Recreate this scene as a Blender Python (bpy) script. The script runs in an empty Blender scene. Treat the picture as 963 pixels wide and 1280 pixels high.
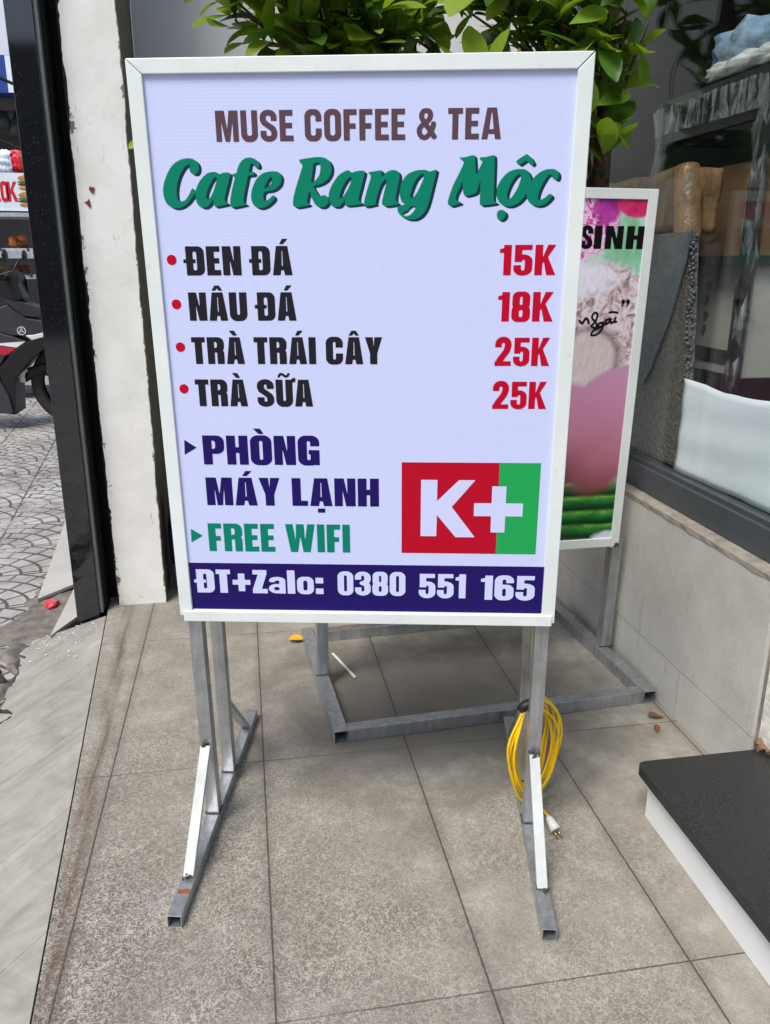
import bpy, bmesh, math, random
import numpy as np
from mathutils import Vector, Matrix
rnd = random.Random(7)
S = bpy.context.scene
COL = S.collection
V = Vector

# ------------------------------------------------------------------ camera, world, sun, exposure
cam = bpy.data.cameras.new('camera'); camo = bpy.data.objects.new('camera', cam); COL.objects.link(camo)
cam.sensor_fit = 'VERTICAL'; cam.sensor_height = 36.0; cam.lens = 36.0*1001.63/1280.0
cam.clip_start = 0.05; cam.clip_end = 3000
_r = ((0.98535209, -0.17049825, 0.00340674), (-0.04737232, -0.29285812, -0.95498167), (0.16382039, 0.9408318, -0.29664526))
right, down, fwd = (V(x) for x in _r)
m = Matrix((( right.x, -down.x, -fwd.x, 0.0), (right.y, -down.y, -fwd.y, 0.0), (right.z, -down.z, -fwd.z, 1.2971), (0, 0, 0, 1)))
camo.matrix_world = m
S.camera = camo

W = bpy.data.worlds.new('World'); S.world = W; W.use_nodes = True
nt = W.node_tree
bg = nt.nodes['Background']
sky = nt.nodes.new('ShaderNodeTexSky'); sky.sky_type = 'NISHITA'; sky.sun_disc = False
SUN_EL, SUN_AZ = math.radians(57), math.radians(223)     # azimuth clockwise from +Y
sky.sun_elevation = SUN_EL; sky.sun_rotation = SUN_AZ
sky.air_density = 1.0; sky.dust_density = 2.5; sky.ozone_density = 1.0
nt.links.new(sky.outputs[0], bg.inputs[0]); bg.inputs[1].default_value = 0.12
sl = bpy.data.lights.new('sun', 'SUN'); sl.energy = 2.3; sl.angle = math.radians(24); sl.color = (1.0, 0.975, 0.945)
so = bpy.data.objects.new('sun', sl); COL.objects.link(so)
sd = V((math.sin(SUN_AZ)*math.cos(SUN_EL), math.cos(SUN_AZ)*math.cos(SUN_EL), math.sin(SUN_EL)))
so.rotation_euler = (-sd).to_track_quat('-Z', 'Y').to_euler(); so.location = (-3, -6, 8)
S.view_settings.view_transform = 'Standard'; S.view_settings.look = 'None'
S.view_settings.gamma = 1.0; S.view_settings.use_curve_mapping = False
S.view_settings.exposure = 0.50
S.cycles.max_bounces = 8

# ------------------------------------------------------------------ materials
def lin(r, g, b):
    f = lambda c: (c/255/12.92 if c/255 <= 0.04045 else ((c/255+0.055)/1.055)**2.4)
    return (f(r), f(g), f(b))
class NB:
    def __init__(s, name):
        s.m = bpy.data.materials.new(name); s.m.use_nodes = True; s.t = s.m.node_tree
        s.b = s.t.nodes['Principled BSDF']; s.out = s.t.nodes['Material Output']
    def n(s, typ, **kw):
        x = s.t.nodes.new('ShaderNode'+typ)
        for k, v in kw.items(): setattr(x, k, v)
        return x
    def l(s, a, b): s.t.links.new(a, b)
    def val(s, sock, v):
        if hasattr(v, 'is_linked') or isinstance(v, bpy.types.NodeSocket): s.l(v, sock)
        else: sock.default_value = v
    def math(s, op, a, b=0.0, c=0.0, clamp=False):
        x = s.n('Math', operation=op, use_clamp=clamp)
        for i, v in enumerate((a, b, c)): s.val(x.inputs[i], v)
        return x.outputs[0]
    def pos(s):
        if not hasattr(s, '_p'):
            s._p = s.n('NewGeometry').outputs['Position']
        return s._p
    def xyz(s):
        x = s.n('SeparateXYZ'); s.l(s.pos(), x.inputs[0]); return x.outputs
    def scaled(s, sx, sy, sz, rot=(0, 0, 0)):
        x = s.n('Mapping'); x.inputs['Scale'].default_value = (sx, sy, sz); x.inputs['Rotation'].default_value = rot
        if any(rot):
            r0 = s.n('Mapping'); r0.inputs['Rotation'].default_value = rot; s.l(s.pos(), r0.inputs[0])
            x.inputs['Rotation'].default_value = (0, 0, 0); s.l(r0.outputs[0], x.inputs[0])
        else: s.l(s.pos(), x.inputs[0])
        return x.outputs[0]
    def noise(s, scale, detail=3, rough=0.55, dist=0.0, vec=None):
        x = s.n('TexNoise'); x.inputs['Scale'].default_value = scale; x.inputs['Detail'].default_value = detail
        x.inputs['Roughness'].default_value = rough; x.inputs['Distortion'].default_value = dist
        s.l(vec if vec is not None else s.pos(), x.inputs['Vector']); return x.outputs['Fac']
    def ramp(s, f, stops, interp='LINEAR'):
        x = s.n('ValToRGB'); x.color_ramp.interpolation = interp
        e = x.color_ramp.elements
        while len(e) < len(stops): e.new(0.5)
        for i, (p, c) in enumerate(stops):
            e[i].position = p
            e[i].color = (c, c, c, 1) if isinstance(c, (int, float)) else (*c, 1)
        s.l(f, x.inputs[0]); return x.outputs[0]
    def mix(s, f, a, b, blend='MIX'):
        x = s.n('Mix', data_type='RGBA', blend_type=blend)
        s.val(x.inputs[0], f)
        for i, v in ((6, a), (7, b)):
            if isinstance(v, tuple): x.inputs[i].default_value = (*v, 1)
            else: s.l(v, x.inputs[i])
        return x.outputs[2]
    def color(s, v):
        if isinstance(v, tuple): s.b.inputs['Base Color'].default_value = (*v, 1)
        else: s.l(v, s.b.inputs['Base Color'])
    def set(s, rough=None, metal=None, spec=None, coat=None):
        if rough is not None: s.val(s.b.inputs['Roughness'], rough)
        if metal is not None: s.b.inputs['Metallic'].default_value = metal
        if spec is not None: s.b.inputs['Specular IOR Level'].default_value = spec
        if coat is not None: s.b.inputs['Coat Weight'].default_value = coat
    def bump(s, h, strength=0.3, dist=0.002):
        x = s.n('Bump'); x.inputs['Strength'].default_value = strength; x.inputs['Distance'].default_value = dist
        s.l(h, x.inputs['Height']); s.l(x.outputs[0], s.b.inputs['Normal'])

def simple(name, col, rough=0.5, metal=0.0, var=0.12, scale=14, bump=0.0, bscale=180, spec=None, coat=None):
    k = NB(name)
    c0 = tuple(x*(1-var) for x in col); c1 = tuple(min(1, x*(1+var)) for x in col)
    k.color(k.ramp(k.noise(scale, 5), [(0.3, c0), (0.7, c1)]))
    k.set(rough=k.ramp(k.noise(scale*2.3, 3), [(0.3, max(0, rough-0.07)), (0.7, min(1, rough+0.07))]), metal=metal, spec=spec, coat=coat)
    if bump: k.bump(k.noise(bscale, 3), bump, 0.002)
    return k.m
M = {}

# floor tiles 0.4 x 0.8 m, etched speckle, dark joints
def m_floor():
    k = NB('floor_tile'); x, y, z = k.xyz()
    tx = k.math('ABSOLUTE', k.math('SUBTRACT', k.math('FRACT', k.math('ADD', k.math('DIVIDE', x, 0.4), 20.5)), 0.5))
    ty = k.math('ABSOLUTE', k.math('SUBTRACT', k.math('FRACT', k.math('ADD', k.math('DIVIDE', k.math('SUBTRACT', y, 1.112), 0.8), 20.5)), 0.5))
    jit = k.math('MULTIPLY', k.math('SUBTRACT', k.noise(60, 2), 0.5), 0.006)
    jx = k.math('LESS_THAN', k.math('ADD', tx, jit), 0.0050)
    jy = k.math('MULTIPLY', k.math('LESS_THAN', k.math('ADD', ty, k.math('MULTIPLY', jit, 0.5)), 0.0021), k.ramp(k.noise(4, 3), [(0.4, 0.45), (0.6, 1.0)]))
    joint = k.math('MAXIMUM', jx, jy)
    worm = k.noise(84, 2.2, 0.55, 0.8)
    big = k.noise(2.1, 5, 0.62, 0.6)
    cx = k.math('FLOOR', k.math('ADD', k.math('DIVIDE', x, 0.4), 20.0)); cy = k.math('FLOOR', k.math('DIVIDE', k.math('SUBTRACT', y, 1.112), 0.8))
    cv = k.n('CombineXYZ'); k.l(cx, cv.inputs[0]); k.l(cy, cv.inputs[1])
    wn = k.n('TexWhiteNoise'); k.l(cv.outputs[0], wn.inputs['Vector'])
    # dirt lodges in the etched pattern: heavy on the street side, worn off near the shop
    dirt = k.math('ADD', k.math('MULTIPLY', k.math('SUBTRACT', big, 0.5), 1.9), k.math('SUBTRACT', 0.88, k.math('MULTIPLY', k.math('ADD', x, 0.4), 0.62)), clamp=True)
    far = k.n('MapRange'); k.l(y, far.inputs[0]); far.inputs[1].default_value = 1.3; far.inputs[2].default_value = 2.2; far.inputs[3].default_value = 1.0; far.inputs[4].default_value = 0.34
    dirt = k.math('MULTIPLY', dirt, far.outputs[0])
    w2 = k.noise(120, 2.0, 0.55, 0.9)
    rid = k.math('MINIMUM', k.math('ABSOLUTE', k.math('SUBTRACT', worm, 0.5)), k.math('ADD', k.math('ABSOLUTE', k.math('SUBTRACT', w2, 0.5)), 0.015))
    thread = k.ramp(rid, [(0.0, 1.0), (0.020, 0.8), (0.052, 0.0)])
    fine = k.noise(420, 2)
    base = k.ramp(k.math('ADD', k.math('MULTIPLY', k.noise(7, 6, 0.65), 0.7), k.math('MULTIPLY', fine, 0.3)), [(0.34, lin(128, 123, 112)), (0.5, lin(154, 150, 138)), (0.66, lin(184, 181, 170))])
    base = k.mix(k.math('MULTIPLY', k.math('SUBTRACT', wn.outputs[0], 0.3, 0, True), 0.4), base, lin(128, 121, 112))
    hollow = k.mix(k.noise(8, 5, 0.7), lin(78, 73, 64), lin(114, 107, 96))
    pat = k.mix(thread, hollow, k.mix(k.noise(30, 3), lin(168, 160, 148), lin(196, 188, 176)))
    c = k.mix(k.math('ADD', 0.16, k.math('MULTIPLY', dirt, 0.95), 0, True), base, pat)
    grime = k.ramp(k.noise(3.3, 6, 0.7, 0.8), [(0.44, 0.0), (0.66, 0.55)])
    c = k.mix(k.math('MULTIPLY', grime, 0.7), c, lin(112, 104, 94))
    # dirt stain plus painted overhang shade where the boards stand, and pale cleaning smears
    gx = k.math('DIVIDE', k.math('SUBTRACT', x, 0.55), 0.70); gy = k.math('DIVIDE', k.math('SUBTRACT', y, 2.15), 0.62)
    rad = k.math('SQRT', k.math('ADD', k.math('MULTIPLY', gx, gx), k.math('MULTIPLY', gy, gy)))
    stain_shade = k.ramp(k.math('ADD', rad, k.math('MULTIPLY', k.math('SUBTRACT', k.noise(5, 6, 0.7, 0.6), 0.5), 1.5)), [(0.5, 0.75), (1.3, 0.0)])
    c = k.mix(stain_shade, c, lin(98, 93, 86))
    scuff = k.ramp(k.noise(5.5, 7, 0.75, 1.6), [(0.64, 0.0), (0.72, 0.22)])
    c = k.mix(scuff, c, lin(188, 180, 174))
    # dust and dirt along the joints
    ej = k.ramp(tx, [(0.0, 0.8), (0.07, 0.0)])
    c = k.mix(k.math('MULTIPLY', ej, k.noise(20, 4)), c, lin(104, 95, 88))
    # rusty brown run-off streak along the border strip
    sx = k.math('ABSOLUTE', k.math('ADD', k.math('ADD', k.math('ADD', x, k.math('MULTIPLY', k.math('SUBTRACT', y, 1.2), 0.045)), k.math('MULTIPLY', k.noise(6, 4), 0.05)), 0.385))
    st = k.math('MULTIPLY', k.ramp(sx, [(0.0, 0.8), (0.032, 0.0)]), k.ramp(k.noise(1, 5, 0.65, vec=k.scaled(60, 4, 1)), [(0.36, 0.15), (0.6, 1.0)]))
    c = k.mix(st, c, lin(86, 68, 54))
    c = k.mix(k.math('MULTIPLY', joint, 0.85), c, lin(66, 60, 53)); k.color(c)
    k.set(rough=k.ramp(k.noise(9, 5), [(0.3, 0.42), (0.7, 0.62)]), spec=0.35)
    k.bump(k.math('SUBTRACT', k.math('MULTIPLY', worm, 0.25), joint), 0.35, 0.002)
    return k.m
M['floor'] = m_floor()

def m_ramp():
    k = NB('ramp_stone')
    st = k.noise(1.0, 6, 0.62, 0.5, vec=k.scaled(2.4, 17, 6, (0, 0, math.radians(-42))))
    c = k.ramp(st, [(0.25, lin(128, 126, 120)), (0.43, lin(156, 154, 146)), (0.58, lin(168, 163, 151)), (0.78, lin(184, 182, 175))])
    x, y, z = k.xyz()
    d = k.math('ADD', k.math('MULTIPLY', y, 1.0), k.math('MULTIPLY', x, -0.95))
    j = k.math('ABSOLUTE', k.math('SUBTRACT', k.math('FRACT', k.math('ADD', k.math('DIVIDE', k.math('SUBTRACT', d, 3.12), 0.43), 20.5)), 0.5))
    jn = k.math('LESS_THAN', k.math('ADD', j, k.math('MULTIPLY', k.math('SUBTRACT', k.noise(45, 2), 0.5), 0.008)), 0.0035)
    g = k.ramp(k.noise(6, 7, 0.75, 0.6), [(0.42, 0.0), (0.68, 0.7)])
    c = k.mix(g, c, lin(112, 108, 100))
    scr = k.ramp(k.noise(1.0, 4, 0.8, 0.3, vec=k.scaled(14, 90, 10, (0, 0, math.radians(-55)))), [(0.66, 0.0), (0.69, 0.8)])
    c = k.mix(k.math('MULTIPLY', scr, k.ramp(k.noise(2.2, 2), [(0.5, 0.0), (0.6, 1.0)])), c, lin(225, 222, 215))
    c = k.mix(k.math('MULTIPLY', k.noise(320, 2), 0.35), c, lin(140, 135, 126)); c = k.mix(k.math('MULTIPLY', jn, 0.7), c, lin(92, 86, 78)); k.color(c); k.set(rough=0.55, spec=0.3)
    k.bump(k.math('SUBTRACT', st, jn), 0.15, 0.003)
    return k.m
M['ramp'] = m_ramp()

# pavement of pressed concrete tiles: fan arcs and joints
def m_pave():
    k = NB('pavement_tile'); x, y, z = k.xyz()
    T = 0.40
    fx = k.math('FRACT', k.math('ADD', k.math('DIVIDE', k.math('ADD', x, k.math('MULTIPLY', y, 0.10)), T), 60.2)); fy = k.math('FRACT', k.math('ADD', k.math('DIVIDE', k.math('SUBTRACT', y, k.math('MULTIPLY', x, 0.10)), T), 60.4))
    ex = k.math('MINIMUM', fx, k.math('SUBTRACT', 1.0, fx)); ey = k.math('MINIMUM', fy, k.math('SUBTRACT', 1.0, fy))
    jt = k.math('LESS_THAN', k.math('MINIMUM', ex, ey), 0.014)
    wob = k.math('MULTIPLY', k.math('SUBTRACT', k.noise(9, 2), 0.5), 0.03)
    r = k.math('SQRT', k.math('ADD', k.math('MULTIPLY', fx, fx), k.math('MULTIPLY', fy, fy)))
    ring = k.math('ADD', k.math('MULTIPLY', r, 4.6), wob)
    rf = k.math('FRACT', ring); rd = k.math('MINIMUM', rf, k.math('SUBTRACT', 1.0, rf))
    arc = k.math('LESS_THAN', rd, 0.085)
    ang = k.math('ARCTAN2', fy, fx); ri = k.math('FLOOR', ring)
    af = k.math('FRACT', k.math('ADD', k.math('MULTIPLY', ang, k.math('ADD', 0.8, k.math('MULTIPLY', ri, 0.75))), k.math('MULTIPLY', ri, 0.37)))
    rad = k.math('LESS_THAN', k.math('MULTIPLY', k.math('MINIMUM', af, k.math('SUBTRACT', 1.0, af)), k.math('DIVIDE', r, k.math('ADD', 0.8, k.math('MULTIPLY', ri, 0.75)))), 0.016)
    gr = k.math('MAXIMUM', k.math('MAXIMUM', arc, rad), jt)
    gr = k.math('MULTIPLY', gr, k.ramp(k.noise(4.0, 4, 0.6), [(0.33, 0.25), (0.5, 1.0)]))
    c = k.ramp(k.math('ADD', k.math('MULTIPLY', k.noise(260, 3), 0.55), k.math('MULTIPLY', k.noise(5, 6, 0.7), 0.45)), [(0.36, lin(126, 123, 118)), (0.5, lin(166, 163, 158)), (0.64, lin(200, 197, 192))])
    c = k.mix(k.ramp(k.noise(2.4, 6, 0.7, 0.7), [(0.45, 0.0), (0.72, 0.65)]), c, lin(98, 92, 86))
    c = k.mix(k.math('MULTIPLY', gr, 0.85), c, lin(58, 54, 52)); k.color(c); k.set(rough=0.75, spec=0.3)
    k.bump(k.math('SUBTRACT', k.math('MULTIPLY', k.noise(160, 3), 0.3), gr), 0.6, 0.006)
    return k.m
M['pave'] = m_pave()

def m_granite(name, base, fleck, fscale, amt, rough):
    k = NB(name)
    v = k.n('TexVoronoi'); v.inputs['Scale'].default_value = fscale; k.l(k.pos(), v.inputs['Vector'])
    sep = k.n('SeparateColor'); k.l(v.outputs['Color'], sep.inputs[0])
    pick = k.math('GREATER_THAN', sep.outputs[0], 1-amt)
    near = k.math('LESS_THAN', v.outputs['Distance'], 0.38)
    c = k.ramp(k.noise(fscale*0.5, 4, 0.7), [(0.35, tuple(x*0.6 for x in base)), (0.65, tuple(x*1.6 for x in base))])
    c = k.mix(k.math('MULTIPLY', pick, near), c, fleck)
    k.color(c); k.set(rough=k.ramp(k.noise(3, 5), [(0.3, rough*0.7), (0.7, rough*1.3)]), spec=0.5 if rough > .2 else 1.0)
    return k.m
M['granite_pol'] = m_granite('black_polished_granite', lin(20, 21, 25), lin(88, 90, 96), 330, 0.018, 0.06)
M['granite_step'] = m_granite('flamed_black_granite', lin(36, 36, 36), lin(100, 99, 96), 640, 0.14, 0.30)

def m_paint_pillar():
    k = NB('peeling_white_paint')
    c = k.ramp(k.noise(6, 6, 0.65), [(0.3, lin(222, 221, 214)), (0.6, lin(236, 235, 230))])
    sm = k.ramp(k.noise(11, 6, 0.75, 0.8), [(0.58, 0.0), (0.74, 0.5)])
    c = k.mix(k.math('MULTIPLY', sm, 0.6), c, lin(172, 169, 162))
    scr = k.ramp(k.noise(1, 4, 0.7, vec=k.scaled(40, 40, 7)), [(0.66, 0.0), (0.70, 0.5)])
    c = k.mix(scr, c, lin(150, 147, 142))
    x, y, z = k.xyz()
    # chipped paint at the arrises and the foot
    edge = k.math('MINIMUM', k.math('ABSOLUTE', k.math('ADD', x, 0.531)), k.math('MULTIPLY', k.math('ABSOLUTE', k.math('ADD', x, 0.355)), 2.6))
    ch = k.math('LESS_THAN', k.math('ADD', edge, k.math('MULTIPLY', k.math('SUBTRACT', k.noise(16, 6, 0.75), 0.40), 0.16)), 0.008)
    c = k.mix(ch, c, lin(118, 112, 104))
    foot = k.math('LESS_THAN', k.math('ADD', z, k.math('MULTIPLY', k.noise(14, 6, 0.75), 0.9)), 0.40)
    c = k.mix(k.math('MULTIPLY', foot, 0.35), c, lin(150, 145, 134))
    k.color(c); k.set(rough=0.7, spec=0.25); k.bump(k.math('SUBTRACT', k.noise(24, 6, 0.7), k.math('MULTIPLY', ch, 0.6)), 0.35, 0.004)
    return k.m
M['pillar'] = m_paint_pillar()
M['plaster_grey'] = simple('grey_plaster', lin(216, 214, 214), 0.8, var=0.06, scale=5, bump=0.08, bscale=90)
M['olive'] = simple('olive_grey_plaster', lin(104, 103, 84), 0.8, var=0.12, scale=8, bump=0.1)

def m_walltile():
    k = NB('grey_wall_tile'); x, y, z = k.xyz()
    c = k.ramp(k.math('ADD', k.math('MULTIPLY', k.noise(5, 6, 0.7), 0.6), k.math('MULTIPLY', k.noise(230, 2), 0.4)), [(0.35, lin(174, 171, 163)), (0.65, lin(200, 197, 189))])
    st = k.ramp(k.noise(1, 5, 0.7, vec=k.scaled(8, 30, 5)), [(0.6, 0.0), (0.72, 0.45)])
    c = k.mix(st, c, lin(126, 120, 114))
    jz = k.math('LESS_THAN', k.math('ABSOLUTE', k.math('SUBTRACT', z, 0.157)), 0.0016)
    jy = k.math('LESS_THAN', k.math('ABSOLUTE', k.math('SUBTRACT', k.math('FRACT', k.math('ADD', k.math('DIVIDE', k.math('SUBTRACT', y, 1.93), 0.8), 20.5)), 0.5)), 0.002)
    j = k.math('MAXIMUM', jz, k.math('MULTIPLY', jy, k.math('LESS_THAN', z, 0.157)))
    sm = k.ramp(k.noise(4.5, 5, 0.7, 1.0), [(0.62, 0.0), (0.8, 0.4)])
    c = k.mix(sm, c, lin(112, 106, 101))
    c = k.mix(k.math('MULTIPLY', j, 0.55), c, lin(110, 102, 90)); k.color(c); k.set(rough=0.55, spec=0.3)
    k.bump(k.math('SUBTRACT', k.math('MULTIPLY', k.noise(300, 2), 0.2), j), 0.25, 0.002)
    return k.m
M['walltile'] = m_walltile()
M['ledge'] = simple('worn_cement', lin(140, 133, 122), 0.85, var=0.28, scale=22, bump=0.5, bscale=60)
M['alu_dark'] = simple('dark_grey_aluminium', lin(66, 70, 74), 0.4, 0.0, var=0.08, scale=9)
M['riser'] = simple('white_plaster', lin(228, 228, 226), 0.55, var=0.05, scale=9, bump=0.05)
M['frame'] = simple('white_coated_aluminium', lin(226, 233, 228), 0.32, var=0.05, scale=9)
k = NB('white_frame'); 
c = k.ramp(k.noise(9, 5), [(0.3, lin(220, 228, 223)), (0.7, lin(232, 238, 234))])
c = k.mix(k.ramp(k.noise(38, 6, 0.78, 0.5), [(0.60, 0.0), (0.76, 0.35)]), c, lin(150, 150, 142)); k.color(c); k.set(rough=0.34)
M['frame'] = k.m
M['frame_old'] = simple('aged_white_coated_aluminium', lin(216, 221, 216), 0.36, var=0.05, scale=7)

def m_galv(name='galvanised_steel', c0=lin(136, 140, 143), c1=lin(206, 209, 211)):
    k = NB(name)
    f = k.math('ADD', k.math('MULTIPLY', k.noise(1, 4, 0.6, 0.2, vec=k.scaled(60, 60, 5)), 0.55), k.math('MULTIPLY', k.noise(22, 6, 0.7), 0.45))
    c = k.ramp(f, [(0.25, c0), (0.7, c1)])
    ru = k.ramp(k.noise(19, 6, 0.75), [(0.68, 0.0), (0.76, 0.6)])
    c = k.mix(ru, c, lin(110, 96, 84)); k.color(c)
    k.set(rough=k.ramp(k.noise(30, 4), [(0.3, 0.26), (0.7, 0.46)]), metal=0.8)
    return k.m
M['galv'] = m_galv()
M['galv_white'] = simple('white_painted_steel', lin(184, 187, 184), 0.45, 0.0, var=0.16, scale=18)
M['rust'] = simple('rust', lin(142, 88, 46), 0.85, var=0.3, scale=60)
M['weld'] = simple('burnt_weld', lin(78, 68, 60), 0.75, 0.2, var=0.4, scale=120, bump=0.6, bscale=300)
M['tube_dark'] = simple('tube_inside', lin(42, 42, 43), 0.7, 0.2)

def m_panel():
    k = NB('lavender_corrugated_panel')
    # coordinate along the panel, flutes every 4.5 mm and a faint woven grid
    x, y, z = k.xyz()
    u = k.math('ADD', k.math('MULTIPLY', x, 0.9773), k.math('MULTIPLY', y, -0.2118))
    fl = k.math('SINE', k.math('MULTIPLY', u, 2*math.pi/0.0046)); fh = k.math('SINE', k.math('MULTIPLY', z, 2*math.pi/0.0060))
    n = k.noise(3, 4, 0.6)
    g = k.math('ADD', k.math('MULTIPLY', fl, 0.5), k.math('MULTIPLY', k.math('MULTIPLY', fh, 0.5), k.ramp(n, [(0.4, 0.0), (0.6, 1.0)])))
    c = k.ramp(k.math('ADD', 0.5, k.math('MULTIPLY', g, 0.22)), [(0.2, lin(200, 206, 243)), (0.8, lin(211, 217, 250))])
    c = k.mix(k.ramp(k.noise(2.2, 3), [(0.3, 0.0), (0.7, 0.6)]), c, lin(204, 213, 247))
    c = k.mix(k.ramp(k.noise(30, 6, 0.75), [(0.60, 0.0), (0.8, 0.10)]), c, lin(150, 148, 160))
    c = k.mix(k.ramp(k.noise(1, 3, 0.7, vec=k.scaled(120, 120, 9)), [(0.70, 0.0), (0.74, 0.12)]), c, lin(170, 170, 190)); k.color(c)
    k.set(rough=0.36, spec=0.2)
    k.bump(k.math('ADD', k.math('MULTIPLY', g, 0.12), k.math('MULTIPLY', k.noise(5, 3), 1.0)), 0.12, 0.004)
    return k.m
M['panel'] = m_panel()
def ink(name, rgb, var=0.10):
    k = NB(name); x, y, z = k.xyz()
    u = k.math('ADD', k.math('MULTIPLY', x, 0.9773), k.math('MULTIPLY', y, -0.2118))
    fl = k.math('MULTIPLY', k.math('SINE', k.math('MULTIPLY', u, 2*math.pi/0.0046)), k.math('SINE', k.math('MULTIPLY', z, 2*math.pi/0.0060)))
    c = lin(*rgb)
    k.color(k.ramp(k.math('ADD', 0.5, k.math('MULTIPLY', fl, 0.3)), [(0.1, tuple(a*(1-var) for a in c)), (0.9, tuple(a*(1+var)+0.004 for a in c))]))
    k.set(rough=0.5, spec=0.12); return k.m
M['brown_ink'] = ink('brown_ink', (92, 68, 76)); M['green_ink'] = ink('green_ink', (0, 128, 98)); M['teal_ink'] = ink('dark_teal_ink', (18, 52, 66))
M['black_ink'] = ink('black_ink', (34, 32, 38)); M['red_ink'] = ink('red_ink', (190, 0, 40)); M['navy_ink'] = ink('navy_ink', (32, 18, 96))
M['logo_red'] = ink('logo_red_ink', (184, 6, 38)); M['logo_green'] = ink('logo_green_ink', (34, 164, 84)); M['white_ink'] = ink('pale_lavender_ink', (208, 213, 247), 0.02)
M['green2_ink'] = ink('wifi_green_ink', (0, 128, 104)); M['pure_black'] = ink('poster_black_ink', (10, 9, 10))

# ------------------------------------------------------------------ mesh helpers
def loc_of(o):
    v = V((0, 0, 0))
    while o: v += o.location; o = o.parent
    return v
def obj(name, bm, mat, parent=None, smooth=False, bevel=0.0, seg=2):
    me = bpy.data.meshes.new(name)
    off = loc_of(parent)
    if off.length: bmesh.ops.translate(bm, verts=bm.verts, vec=-off)
    if smooth:
        for f in bm.faces: f.smooth = True
    bm.to_mesh(me); bm.free()
    for x in (mat if isinstance(mat, (list, tuple)) else [mat]): me.materials.append(M[x] if isinstance(x, str) else x)
    o = bpy.data.objects.new(name, me); COL.objects.link(o)
    if parent: o.parent = parent
    if bevel:
        b = o.modifiers.new('bevel', 'BEVEL'); b.width = bevel; b.segments = seg; b.limit_method = 'ANGLE'; b.angle_limit = math.radians(35)
    return o
def tag(o, label, cat, group=None):
    o['label'] = label; o['category'] = cat
    if group: o['group'] = group
    return o
def thing(name, label, cat, loc=(0, 0, 0), group=None):
    o = bpy.data.objects.new(name, None); o.location = loc; o.empty_display_size = 0.1; COL.objects.link(o)
    return tag(o, label, cat, group)
def struct(o): o['kind'] = 'structure'; return o
def BM(): return bmesh.new()
def box(bm, a, b):
    x0, y0, z0 = a; x1, y1, z1 = b
    vs = [bm.verts.new(p) for p in ((x0,y0,z0),(x1,y0,z0),(x1,y1,z0),(x0,y1,z0),(x0,y0,z1),(x1,y0,z1),(x1,y1,z1),(x0,y1,z1))]
    for f in ((0,3,2,1),(4,5,6,7),(0,1,5,4),(1,2,6,5),(2,3,7,6),(3,0,4,7)): bm.faces.new([vs[i] for i in f])
    return bm
def hexa(bm, pts):           # 8 points: bottom ring then top ring
    vs = [bm.verts.new(p) for p in pts]
    for f in ((0,3,2,1),(4,5,6,7),(0,1,5,4),(1,2,6,5),(2,3,7,6),(3,0,4,7)): bm.faces.new([vs[i] for i in f])
    bmesh.ops.recalc_face_normals(bm, faces=bm.faces)
    return bm
def bar(bm, a, b, w, h, side=None):      # solid rectangular bar from a to b: w across 'side', h along the other axis
    a, b = V(a), V(b); d = (b-a).normalized()
    s = V(side) if side is not None else d.cross(V((0, 0, 1)))
    s = (s - d*s.dot(d)).normalized(); t = d.cross(s)
    r = [s*w/2*i + t*h/2*j for i, j in ((-1,-1),(1,-1),(1,1),(-1,1))]
    return hexa(bm, [a+x for x in r]+[b+x for x in r])
def tube_sq(bm, a, b, w, side=None, wall=0.0022):   # square steel tube with open ends
    a, b = V(a), V(b); d = (b-a).normalized()
    s = V(side) if side is not None else d.cross(V((0, 0, 1)))
    s = (s - d*s.dot(d)).normalized(); t = d.cross(s)
    rings = []
    for p, hw in ((a, w/2), (b, w/2), (b, w/2-wall), (a, w/2-wall)):
        rings.append([bm.verts.new(p + s*hw*i + t*hw*j) for i, j in ((-1,-1),(1,-1),(1,1),(-1,1))])
    for k in range(4):
        A, B = rings[k], rings[(k+1) % 4]
        for i in range(4): bm.faces.new([A[i], A[(i+1) % 4], B[(i+1) % 4], B[i]])
    bmesh.ops.recalc_face_normals(bm, faces=bm.faces)
    return bm
def tube(bm, pts, r, n=8, closed=False):
    pts = [V(p) for p in pts]; R = r if isinstance(r, (list, tuple)) else [r]*len(pts)
    rings = []; up = V((0.13, 0.21, 1)).normalized()
    for i, p in enumerate(pts):
        d = (pts[min(i+1, len(pts)-1)] - pts[max(i-1, 0)]).normalized()
        s = d.cross(up)
        if s.length < 1e-3: s = d.cross(V((1, 0, 0)))
        s.normalize(); up = s.cross(d).normalized()
        rings.append([bm.verts.new(p + (s*math.cos(2*math.pi*k/n) + up*math.sin(2*math.pi*k/n))*R[i]) for k in range(n)])
    for A, B in zip(rings, rings[1:]):
        for k in range(n): bm.faces.new([A[k], A[(k+1) % n], B[(k+1) % n], B[k]])
    bm.faces.new(rings[0][::-1]); bm.faces.new(rings[-1])
    bmesh.ops.recalc_face_normals(bm, faces=bm.faces)
    return bm
def lathe(bm, prof, c, n=24, axis='Z'):
    rings = []
    for r, h in prof:
        ring = []
        for k in range(n):
            a = 2*math.pi*k/n; p = (r*math.cos(a), r*math.sin(a), h)
            if axis == 'Y': p = (p[0], p[2], p[1])
            if axis == 'X': p = (p[2], p[0], p[1])
            ring.append(bm.verts.new(V(c)+V(p)))
        rings.append(ring)
    for A, B in zip(rings, rings[1:]):
        for k in range(n): bm.faces.new([A[k], A[(k+1) % n], B[(k+1) % n], B[k]])
    bm.faces.new(rings[0]); bm.faces.new(rings[-1])
    bmesh.ops.recalc_face_normals(bm, faces=bm.faces)
    return bm
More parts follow.
